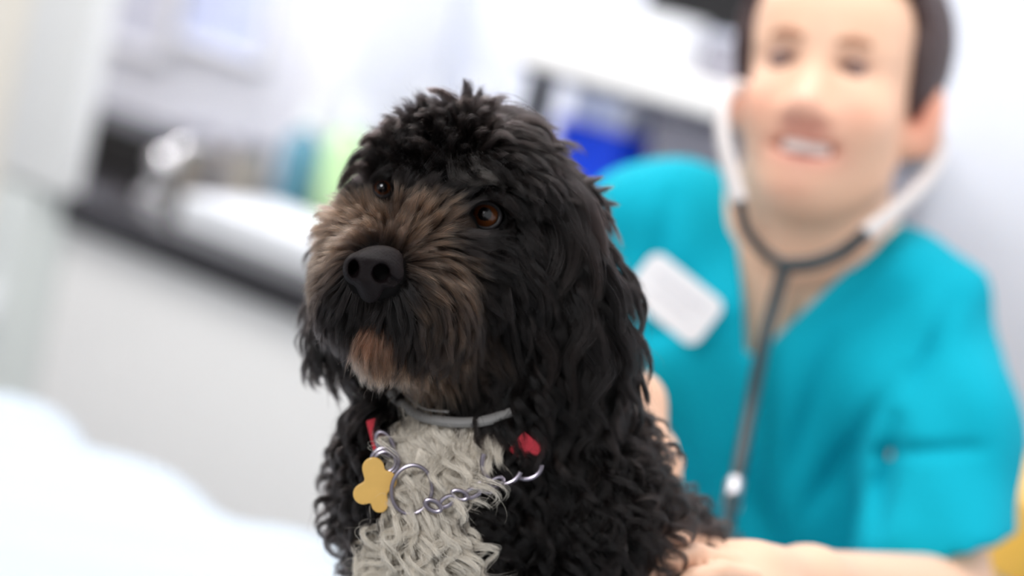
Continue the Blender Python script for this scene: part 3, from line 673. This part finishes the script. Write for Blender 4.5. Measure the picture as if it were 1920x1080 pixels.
def sample(mask, n):
    p = tarea * dens * mask; p /= p.sum(); i = rng.choice(len(p), n, p=p); u, v = rng.random((2, n)); f = u + v > 1; u[f] = 1 - u[f]; v[f] = 1 - v[f]
    return TA[i] + (TB[i] - TA[i]) * u[:, None] + (TC[i] - TA[i]) * v[:, None], tnrm[i]
EYES = ((EYE_R, 33 * S), (EYE_L, 26 * S))
def avoid(q, d):
    for c, r in EYES:
        v = q - c; v2 = v.copy(); v2[:, 2] *= .35; l = np.linalg.norm(v2, axis=1); m = (l < r) & (v[:, 2] < r); q[m] += (v2[m] / (l[m][:, None] + 1e-6)) * ((r - l[m]) * .9)[:, None]
    v = (q - NOSE) / (np.array([52, 46, 58]) * S); l = np.linalg.norm(v, axis=1); m = l < 1
    q[m] = NOSE + (q[m] - NOSE) / (l[m][:, None] + 1e-6)
    return q
def grow(roots, nrm, gi, curl, wave):
    n = len(roots); D_, L, LF = groom(roots, gi); L = L * rng.uniform(.7, 1.2, n); D_ = D_ + rng.normal(0, .11, (n, 3)) + .22 * np.stack([np.sin(roots[:, 1] * 150 + 4 * np.sin(roots[:, 0] * 90)), np.sin(roots[:, 0] * 140 + 3 * np.sin(roots[:, 2] * 80)), np.zeros(n)], 1); D_ /= np.linalg.norm(D_, axis=1)[:, None]
    H = rng.uniform(1.5, 16, n) * S * (.5 + LF); q = roots.copy(); path = [q.copy()]
    ph = rng.normal(0, .8, n) + px_of(roots)[0] / 34 + 2 * np.sin(px_of(roots)[1] / 60)
    for i in range(1, K):
        t = TT[i]; nr_w = (LF * (1 - t) ** 1.5 * 1.1)[:, None]
        d = D_ + nrm * nr_w + GRAV * .45 * t * (1 - .5 * LF[:, None]); d /= np.linalg.norm(d, axis=1)[:, None]
        q = q + d * (L / (K - 1))[:, None]
        ds, g = dgrad(q); h = H * min(1, t * 3) ; push = np.maximum(h - ds, 0) - np.maximum(ds - h * 2.2 - 14 * S, 0) * .25
        q = q + g * push[:, None]; nrm = nrm * .5 + g * .5; q = avoid(q, d); path.append(q.copy())
    pt = np.stack(path, 1)
    # curls: helix around the path
    tg_ = np.gradient(pt, axis=1); tg_ /= np.linalg.norm(tg_, axis=2)[..., None] + 1e-9
    e1 = np.cross(tg_, np.broadcast_to(view_c, tg_.shape)); e1 /= np.linalg.norm(e1, axis=2)[..., None] + 1e-6; e2 = np.cross(tg_, e1)
    amp = curl * S * rng.uniform(.4, 1.4, n); om = L / (wave * S) * 2 * math.pi * rng.uniform(.8, 1.25, n)
    a = (amp[:, None] * np.minimum(1, TT * 1.8) * np.clip(L / (70 * S), .2, 1)[:, None])[..., None]; an = (ph[:, None] + om[:, None] * TT)[..., None]
    off = a * (e1 * (np.sin(an) - np.sin(ph)[:, None, None]) + e2 * .6 * (np.cos(an) - np.cos(ph)[:, None, None]))
    return pt + off
view_c = np.array([0, 0, 1.0])
def strands(guides, groots, roots, clump, fr, gidx=None):
    if gidx is None:
        kd = kdtree.KDTree(len(groots))
        for i, r in enumerate(groots): kd.insert(r, i)
        kd.balance(); gidx = np.array([kd.find(r)[1] for r in roots])
    g = guides[gidx]; off = roots - groots[gidx]; n = len(roots)
    cl = clump * rng.uniform(.75, 1.1, n); fly = rng.random(n) < .05; cl[fly] *= .25; fr = np.where(fly, fr * 3.5, fr)[:, None, None]; w = 1 - np.clip(cl, 0, .97)[:, None] * np.minimum(1, TT * 1.35) ** .8
    sc_ = rng.uniform(.72, 1.08, n)
    # shorten: resample along the guide
    ti_ = TT[None] * sc_[:, None] * (K - 1); i0 = np.clip(ti_.astype(int), 0, K - 2); fr_ = np.clip(ti_ - i0, 0, 1.4)[..., None]; r_ = np.arange(n)[:, None]
    p = g[r_, i0] * (1 - fr_) + g[r_, i0 + 1] * fr_
    wob = rng.normal(0, 1, (n, 3)); wob2 = rng.normal(0, 1, (n, 3)); ph = rng.uniform(0, 6.28, n)
    p = p + off[:, None] * w[..., None] + fr * S * (wob[:, None] * (TT ** 1.5)[None, :, None] + wob2[:, None] * (np.sin(TT[None] * 9 + ph[:, None]) * TT[None])[..., None] * .5)
    return p, gidx

def colour(group, roots, pts, gidx, ng):
    n = len(roots); x, y = px_of(pts[:, int(K * .6)]); gv = rng.lognormal(0, .5, ng)[gidx] * rng.lognormal(0, .4, n)
    col = np.tile(BLK, (n, K, 1)) * gv[:, None, None]
    warm = (rng.random(n) < .12)[:, None, None]; col = np.where(warm, col * np.array([2.4, 1.9, 1.6]), col)
    if group in ('muzzle', 'jaw', 'skull', 'cheek'):
        # brown mask over the muzzle, black round the mouth and nose
        f = np.exp(-(((x - 690) / 130) ** 2 + ((y - 410) / 75) ** 2)) * 1.05 + np.exp(-(((x - 850) / 75) ** 2 + ((y - 540) / 110) ** 2)) * .9 + np.exp(-(((x - 590) / 45) ** 2 + ((y - 520) / 90) ** 2)) * .35
        f += np.exp(-(((x - 795) / 70) ** 2 + ((y - 400) / 50) ** 2)) * .6
        f *= np.clip((np.where(y < 480, 868, 905) - x) / 14, 0, 1) * np.clip((y - 345 - .15 * np.abs(x - 745)) / 12, 0, 1)
        if group in ('skull', 'cheek'): f *= .85
        dark = .95 * np.exp(-(((x - 712) / 62) ** 2 + ((y - 450) / 36) ** 2)) + np.exp(-(((x - 700) / 62) ** 2 + ((y - 575) / 38) ** 2)) * 1.6 + np.exp(-(((x - 650) / 30) ** 2 + ((y - 600) / 40) ** 2))
        f = np.clip(f * (1 - .45 * np.clip((y - 470) / 120, 0, 1)) - dark, 0, 1)
        if group == 'jaw':
            jb = 1.5; f = np.clip(.75 - np.maximum(x - 820, 0) / 90, .1, 1)
        f = f * np.clip(rng.lognormal(-.38, .65, ng)[gidx], 0, 1.6) * rng.uniform(.5, 1.2, n); f = np.clip(f, 0, 1)
        prof = np.clip((TT - .25) * 1.5, 0, 1)[None, :, None] * f[:, None, None]
        tan = TAN * (rng.lognormal(-.55, .7, n))[:, None] * (1.7 if group == 'jaw' else 1.0)
        if group == 'jaw':
            rf = np.exp(-(((x - 700) / 48) ** 2 + ((y - 630) / 50) ** 2)); tan = tan * (1 - rf[:, None]) + RUF * rf[:, None] * rng.uniform(.5, 1.1, n)[:, None]; prof = np.maximum(prof, rf[:, None, None] * .8)
        mid = BRN * rng.lognormal(0, .3, n)[:, None]
        col = col * (1 - np.clip(f * 1.6, 0, 1)[:, None, None]) + mid[:, None] * np.clip(f * 1.6, 0, 1)[:, None, None]
        col = col * (1 - prof) + tan[:, None] * prof
    if group in ('chest', 'neck', 'body'):
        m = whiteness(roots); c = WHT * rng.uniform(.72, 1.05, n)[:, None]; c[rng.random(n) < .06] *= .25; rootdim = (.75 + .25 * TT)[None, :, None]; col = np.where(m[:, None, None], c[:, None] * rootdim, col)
    return col

def clear_eye(p):                                # leave the eyelid opening free of hair
    ok = np.ones(len(p), bool)
    for c, rx, ry in ((EYE_R, 28, 27), (EYE_L, 20, 17)):
        x, y = px_of(p.reshape(-1, 3)); cx, cy = px_of(c[None]); m = (((x - cx[0]) / rx) ** 2 + ((y - cy[0]) / ry) ** 2 < 1) & (p.reshape(-1, 3)[:, 2] < c[2])
        ok &= ~m.reshape(p.shape[:2]).any(1) | (rng.random(len(p)) < .004)
    return ok
def coat(name, grp, count, parent, label=None, frizz=3.0, m=None):
    names = grp if isinstance(grp, tuple) else (grp,); P_, R_, C_ = [], [], []
    for g in names:
        gi = GN.index(g); mask = tg == gi; a = (tarea * np.minimum(dens, 1) * mask).sum(); curl, wave, cl, sp, rad = STY[g]
        tot = sum((tarea * dens * (tg == GN.index(q))).sum() for q in names); n = int(count * a / tot); ng = max(60, int(a / (sp * S) ** 2))
        gr, gn = sample(mask, ng); gd = grow(gr, gn, np.full(ng, gi), curl, wave); rt, _ = sample(mask, n); p, gx = strands(gd, gr, rt, cl, frizz)
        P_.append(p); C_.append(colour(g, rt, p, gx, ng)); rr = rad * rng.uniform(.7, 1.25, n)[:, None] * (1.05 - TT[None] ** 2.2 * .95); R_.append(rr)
    P_, R_, C_ = np.concatenate(P_), np.concatenate(R_), np.concatenate(C_); ok = clear_eye(P_)
    return link_hair(name, P_[ok], R_[ok], C_[ok], m or M_fur, parent, label)
FQ = 1.0
coat('head_fur', ('skull', 'cheek'), int(62000 * FQ), dog_o, 'tousled black fur of the crown and cheeks')
coat('muzzle_fur', 'muzzle', int(60000 * FQ), dog_o, 'brown and black fur fanning out over the muzzle', 2.5)
coat('beard', 'jaw', int(14000 * FQ), dog_o, 'tan and reddish beard under the mouth', 3.0)
coat('ear_fur', 'ear_r', int(36000 * FQ), dog_o, 'long wavy black fur of the ear on the side of the person')
coat('ear_fur', 'ear_l', int(10000 * FQ), dog_o, 'wavy black fur of the ear behind the muzzle')
coat('neck_fur', 'neck', int(34000 * FQ), dog_o)
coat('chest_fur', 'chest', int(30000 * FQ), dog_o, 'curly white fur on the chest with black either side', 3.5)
coat('body_fur', 'body', int(60000 * FQ), dog_o, 'curly black fur on shoulders and back', 3.5)

# ---- single tufts and locks: path in photo points + offset from the dog's surface
def lock(paths, name, parent, n=110, width=11, rad=9e-5, cols=None, label=None, frz=2.2):
    P_, R_, C_ = [], [], []
    for it in paths:
        pp, w_, c0, c1 = it[0], it[1], it[2], it[3]; nn = int(n * (it[4] if len(it) > 4 else 1)); pts = []
        for q in pp: pts.append(dp(q[0], q[1], surf(q[0], q[1]) - q[2] if len(q) < 4 else q[3]))
        c = crv(pts, 60); idx = np.linspace(0, len(c) - 1, K); i0 = np.clip(idx.astype(int), 0, len(c) - 2); c = c[i0] + (c[i0 + 1] - c[i0]) * (idx - i0)[:, None]
        o_ = rng.normal(0, 1, (nn, 3)) * w_ * S * .5; p = c[None] + o_[:, None] * (1 - .9 * TT ** 1.2)[None, :, None]
        p = p + (rng.uniform(-.10, .04, nn)[:, None] * TT ** 2)[..., None] * (c[-1] - c[0])[None, None] + rng.normal(0, 1, (nn, 1, 3)) * frz * S * (TT ** 2)[None, :, None]
        g = rng.lognormal(0, .3, nn)[:, None, None]; P_.append(p); C_.append((np.array(c0) * (1 - TT[:, None]) + np.array(c1) * TT[:, None])[None] * g)
        R_.append(rad * rng.uniform(.7, 1.2, nn)[:, None] * (1.05 - TT[None] ** 2.2 * .95))
    return link_hair(name, np.concatenate(P_), np.concatenate(R_), np.concatenate(C_), M_fur, parent, label)
B = BLK; Bw = BLK * [2.6, 2.2, 2.0]; Gy = np.array([.10, .085, .075])  # lighter tip colours; on the wide swept locks they paint in sheen
lock([([(872,215,0,70),(878,185,0,66),(874,160,0,64),(870,148,0,64)], 12, B, B), ([(868,225,0,60),(850,190,0,50),(825,172,0,46),(800,168,0,46)], 16, B, Bw, 1.5), ([(840,235,0,40),(820,205,0,30),(800,192,0,28),(785,205,0,30)], 18, B, B, 1.3),
      ([(885,230,0,60),(905,200,0,60),(925,195,0,66),(938,215,0,70)], 20, B, Bw, 2), ([(860,250,0,30),(858,215,0,26),(880,190,0,30),(905,210,0,36)], 22, B, Bw, 2), ([(845,270,0,20),(835,235,0,10),(845,205,0,14),(860,195,0,20)], 22, B, B, 2),
      ([(925,240,0,90),(950,215,0,84),(980,212,0,84),(1010,222,0,90)], 22, B, Bw, 2), ([(940,260,0,40),(975,232,0,30),(1015,235,0,34),(1045,265,0,50)], 24, B, Bw, 2.4), ([(930,290,0,10),(965,262,0,0),(1005,270,0,4),(1030,305,0,14)], 24, B, Bw, 2.4),
      ([(770,270,0,30),(748,245,0,20),(730,232,0,20),(712,232,0,22)], 20, B, Bw, 1.8), ([(745,290,0,20),(715,262,0,10),(690,258,0,10),(672,272,0,14)], 20, B, Bw, 1.8), ([(720,305,0,20),(690,285,0,12),(668,292,0,12),(650,312,0,20)], 20, B, B, 1.6),
      ([(700,330,0,30),(672,312,0,24),(648,330,0,30),(634,356,0,36)], 20, B, Bw, 1.6), ([(690,350,0,40),(662,345,0,40),(640,370,0,48),(625,400,0,56)], 20, B, B, 1.5),
      ([(895,245,0,60),(945,240,0,30),(990,275,0,16),(1005,340,0,16)], 34, B, Bw, 4), ([(890,262,0,40),(940,262,0,10),(975,305,0,-4),(985,375,0,-2)], 32, B, Bw, 4), ([(900,235,0,80),(960,222,0,60),(1015,250,0,50),(1045,310,0,56)], 32, B, B, 4),
      ([(940,270,0,30),(1000,275,0,20),(1035,330,0,20),(1040,410,0,20)], 34, B, Bw, 4), ([(930,300,0,0),(975,320,0,-20),(990,370,0,-20),(985,425,0,-6)], 22, B, Gy * .6, 3),
      ([(800,260,0,10),(770,262,0,-6),(735,290,0,-6),(712,318,0,0)], 30, B, B, 3), ([(780,250,0,30),(745,245,0,16),(710,262,0,14),(685,290,0,20)], 28, B, Bw, 3), ([(850,262,0,0),(825,272,0,-20),(800,300,0,-30),(780,330,0,-32)], 26, B, B, 3),
      # topknot falling forward over the brow
      ([(850,290,0,-40),(845,320,0,-62),(855,345,0,-68),(880,352,0,-62)], 16, B, Gy, 1.4), ([(860,300,0,-40),(865,330,0,-66),(890,345,0,-72),(915,340,0,-62)], 18, B, Gy, 1.4), ([(880,300,0,-40),(895,325,0,-60),(925,335,0,-66),(945,352,0,-58)], 20, B, Gy, 1.6),
      ([(900,300,0,-30),(925,318,0,-50),(948,340,0,-52),(942,368,0,-46)], 20, B, Bw, 1.6), ([(920,300,0,-30),(955,325,0,-44),(972,360,0,-42),(965,395,0,-30)], 20, B, Bw, 1.6), ([(950,300,0,-20),(985,330,0,-30),(1000,375,0,-26),(990,430,0,-10)], 22, B, Bw, 1.6),
      ([(820,290,0,-40),(800,315,0,-58),(790,340,0,-60),(800,365,0,-56)], 16, B, B, 1.2), ([(790,300,0,-30),(765,318,0,-44),(745,330,0,-44),(735,345,0,-38)], 18, B, Bw, 1.2),
      ([(760,310,0,-10),(730,318,0,-24),(705,330,0,-20),(690,350,0,-6)], 18, B, B, 1.2)], 'forelock', dog_o, 130, label='tousled topknot and brow locks')
lock([([(1070,352,0,110),(1105,340,0,100),(1132,332,0,96)], 18, B, B, .9), ([(1075,362,0,110),(1115,360,0,98),(1150,350,0,94)], 18, B, B, .9), ([(1080,378,0,110),(1125,378,0,96),(1162,384,0,94)], 18, B, B, .9), ([(1085,395,0,110),(1125,398,0,98),(1155,416,0,96)], 16, B, B, .9),
      ([(1060,350,0,60),(1100,385,0,40),(1130,450,0,34),(1140,520,0,40)], 26, B, Bw, 2), ([(1040,370,0,40),(1075,430,0,14),(1075,500,0,6),(1045,560,0,0)], 26, B, Bw, 2), ([(1070,420,0,30),(1110,480,0,14),(1120,550,0,10),(1090,620,0,8)], 26, B, Bw, 2),
      ([(1030,420,0,30),(1045,480,0,4),(1020,540,0,-6),(975,590,0,-10)], 24, B, Bw, 1.8), ([(1120,500,0,40),(1160,560,0,34),(1165,630,0,34),(1190,700,0,44)], 26, B, B, 2), ([(1080,560,0,20),(1100,620,0,6),(1070,680,0,2),(1080,750,0,10)], 26, B, Bw, 2),
      ([(1140,600,0,40),(1180,660,0,40),(1175,720,0,44),(1205,770,0,56)], 24, B, B, 1.8), ([(1020,560,0,20),(1010,620,0,4),(1040,680,0,0),(1020,750,0,6)], 24, B, Bw, 1.8), ([(1100,640,0,20),(1135,700,0,14),(1110,750,0,12),(1140,800,0,20)], 24, B, B, 1.8),
      ([(1150,540,0,60),(1192,570,0,60),(1205,610,0,64),(1190,640,0,70)], 8, B, B, .4), ([(1160,600,0,60),(1205,640,0,60),(1222,690,0,64),(1212,730,0,70)], 10, B, B, .5)], 'ear_lock', dog_o, 130, label='loose wavy locks hanging over the ear')
TN = TAN * .8; 
lock([([(800,540,4),(840,570,22),(856,610,26),(852,665,18)], 16, BRN, TN, 1.4), ([(820,500,4),(868,530,24),(886,580,26),(885,640,16)], 18, BRN, TN * .8, 1.4), ([(770,560,4),(800,600,24),(812,650,26),(806,700,16)], 16, BRN * .6, TN * .6, 1.3),
      ([(840,480,4),(880,500,20),(902,550,20),(905,610,10)], 16, BRN, TN * .7, 1.2), ([(750,570,4),(762,605,20),(765,640,22),(750,672,16)], 12, B, B * 1.5, 1.1), ([(600,480,4),(586,520,10),(588,570,8),(600,610,4)], 14, BRN, TN * .6, 1.2),
      ([(620,450,4),(596,480,12),(580,530,8),(580,585,0)], 14, BRN, TN * .8, 1.2), ([(640,560,4),(620,590,14),(625,630,14),(650,660,8)], 12, B, B, 1.1)], 'whisker_lock', dog_o, 130, label='brown locks over the lip')

# ---- nose
def nosecut(q, d):
    for p in (E(dp(663, 504, -238), np.array([10, 16, 42]) * S, g='n'), E(dp(714, 512, -238), np.array([16, 17, 42]) * S, g='n'), DC((724, 524, -240), (750, 531, -205), 9, 6)):
        d = -smin(-d, prim(p, q), 6 * S)
    g_ = DC((687, 498, -266), (691, 570, -240), 5, 5); d = -smin(-d, prim(g_, q), 6 * S)
    x, y = px_of(q); return d + .00012 * np.sin(q[:, 0] * 2600) * np.sin(q[:, 1] * 2700 + 1.3 * np.sin(q[:, 0] * 900)) 
npr = [DE(700, 494, -205, 48, 27, 44), DE(664, 508, -212, 20, 24, 30), DE(728, 512, -206, 28, 27, 34), DE(690, 520, -222, 24, 28, 26), DE(694, 545, -208, 20, 22, 24), DE(716, 482, -196, 36, 20, 34)]
NV, NF = solid(npr, 14 * S, .0007, nosecut, pad=.004)
M_nose = mat('dog_nose_leather', (24, 18, 19), .40, noise=.25, nscale=220, bump=.3, bscale=1500, spec=.1)
n_o = mesh('nose', c2w(NV), NF, M_nose, dog_o); n_o['label'] = 'dark leathery nose'

# ---- eyes
def eye_mat():
    m = bpy.data.materials.new('dog_eye'); m.use_nodes = True; nt = m.node_tree; b = nt.nodes['Principled BSDF']
    b.inputs['Roughness'].default_value = .12; b.inputs['Coat Weight'].default_value = 1; b.inputs['Coat Roughness'].default_value = .02
    tc = nt.nodes.new('ShaderNodeAttribute'); tc.attribute_name = 'tint'; nt.links.new(tc.outputs['Color'], b.inputs['Base Color']); return m
M_eye = eye_mat(); M_lid = mat('eyelid_skin', (26, 21, 24), .45, bump=.2, bscale=900)
gaze = np.array([-.06, -.06, -1.0]); gaze /= np.linalg.norm(gaze)
def make_eye(c, r, iris, pupil, gz):
    mb = MB(); mb.ell(c2w(c)[0], (r, r, r), nu=96, nv=64); V = np.array(mb.v); d = (V - c2w(c)[0]) / r; gw = R * gz[0] - U * gz[1] + F * gz[2]; a = np.degrees(np.arccos(np.clip(d @ gw, -1, 1)))
    V = V + gw * (np.exp(-(a / 30) ** 2) * r * .06)[:, None]
    irisc = np.array([.105, .030, .007]); jit = 1 + .35 * np.sin(np.arctan2(d @ R, d @ U) * 23) * np.sin(a * .5)
    colr = np.where((a < pupil)[:, None], np.array([.003, .003, .004]), irisc * jit[:, None]); edge = np.clip((a - iris + 6) / 7, 0, 1)[:, None]; colr = colr * (1 - edge) + np.array([.008, .005, .004]) * edge
    return mesh('eye', V, mb.f, M_eye, dog_o, tint=np.c_[colr, np.ones(len(V))])
eR_ = e_ = make_eye(EYE_R, 31 * S, 52, 25, gaze); e_['label'] = 'brown eye on the side of the person'
eL_ = e_ = make_eye(EYE_L, 25 * S, 55, 26, gaze); e_['label'] = 'brown eye beyond the muzzle bridge'
def lid(c, r, name, x0, x1, yu, yl, tilt, par):
    n = 36; pts = []
    for i in range(n):
        q = 2 * math.pi * i / n; x = math.cos(q) * (x1 if math.cos(q) > 0 else x0); y = -math.sin(q) * (yu if math.sin(q) > 0 else yl)
        X = x * math.cos(tilt) - y * math.sin(tilt); Y = x * math.sin(tilt) + y * math.cos(tilt); zz = -math.sqrt(max(r * r - X * X - Y * Y, (r * .35) ** 2)); pts.append(c2w(c + np.array([X, Y, zz - 1.0]) * S)[0])
    MB().tube(pts, 4.6 * S, 10, closed=True).build(name, M_lid, par)
lid(EYE_R, 31, 'eyelid', 28, 27, 23, 25, .2, eR_); lid(EYE_L, 25, 'eyelid', 20, 18, 17, 17, .2, eL_)

# ================================================================== COLLARS AND TAGS
M_red = mat('red_webbing', (205, 52, 66), .7, bump=.4, bscale=900); M_grey_strap = mat('grey_strap', (128, 125, 122), .6, noise=.1, nscale=80)
M_gold = mat('gold_enamel_tag', (226, 178, 92), .35, noise=.12, nscale=90, coat=.3); M_link = mat('link_steel', (150, 142, 152), .34, metal=1)
def onS(x, y, h): return P(x, y, 1.5 + (surf(x, y) - h) * S)
o = empty('slip_collar', onS(870, 800, 20), 'slack grey collar loop lying above the white chest fur', 'collar')
mb = MB(); mb.tube(crv([onS(728, 728, 4), onS(748, 752, 13), onS(790, 780, 17), onS(850, 792, 18), onS(915, 788, 14), onS(965, 768, 4)], 60), 13 * S, 12, flat=.8); mb.build('band', M_grey_strap, o)
mb = MB(); mb.tube(crv([onS(765, 742, 22), onS(795, 765, 30), onS(840, 772, 30)], 30), 6 * S, 10, flat=.5); mb.build('inner_band', M_grey_strap, o)
o = empty('dog_collar', onS(850, 880, 20), 'red webbing dog collar with steel rings half hidden in the fur', 'collar')
def strap(a, b, w_, name):
    ax = b - a; L_ = np.linalg.norm(ax); ax /= L_; nn = -F - ax * (-F @ ax); nn /= np.linalg.norm(nn); sd = np.cross(ax, nn)
    MB().box((a + b) / 2, (L_, w_, .0022), [ax, sd, nn], .001).build(name, M_red, o)
strap(onS(696, 788, 26), onS(710, 845, 30), 20 * S, 'strap'); strap(onS(968, 826, 26), onS(1004, 856, 26), 46 * S, 'strap')
def ring(cx, cy, rx, ry, h, th, name, tilt=0, a0=0, a1=360, mm=None, par=None, z=None):
    pts = []
    for q in np.radians(np.linspace(a0, a1, 40, endpoint=(a1 - a0) < 360)):
        X = rx * math.cos(q); Y = ry * math.sin(q); pts.append(P(cx + X * math.cos(tilt) - Y * math.sin(tilt), cy + X * math.sin(tilt) + Y * math.cos(tilt), 1.5 + (z if z is not None else surf(cx, cy) - h) * S))
    return MB().tube(pts, th * S, 10, closed=(a1 - a0) >= 360).build(name, mm or M_link, par or o)
ring(722, 832, 13, 24, 38, 5, 'ring', -.5)
ring(722, 865, 25, 25, 40, 5, 'ring'); ring(722, 866, 20, 19, 44, 3.5, 'ring')
ring(772, 918, 38, 46, 26, 4, 'ring', .2); ring(812, 948, 16, 9, 42, 4.5, 'ring', .5)
ring(942, 868, 38, 40, 30, 5, 'ring', .1, 20, 200); ring(985, 872, 30, 26, 34, 5, 'ring', 0, 0, 120)
for i, (x, y, a) in enumerate(((838, 940, -.6), (862, 928, .3), (886, 924, -.4), (910, 914, .4), (930, 905, -.5))): ring(x, y, 15, 8, 28, 4, 'chain_link', a)
# bone shaped tag
tg_o = empty('name_tag', onS(703, 915, 58), 'gold bone-shaped name tag hanging from the collar ring', 'tag')
cx, cy = 704, 912; lob = [(-2, -40, 17), (30, -14, 17), (10, 40, 17), (-26, 18, 17)]; pr = []
zt = surf(cx, cy) - 58
pr = [DC((cx - 4, cy - 34, zt), (cx + 8, cy + 34, zt - 4), 21, 16), DC((cx - 22, cy + 14, zt), (cx + 20, cy - 10, zt), 20, 20)]
def flat(q, d): return np.maximum(d, np.abs(q[:, 2] - (1.5 + zt * S)) - .0012)
TV, TF = solid(pr, 5 * S, .0007, flat, pad=.003); mesh('plate', c2w(TV), TF, M_gold, tg_o)
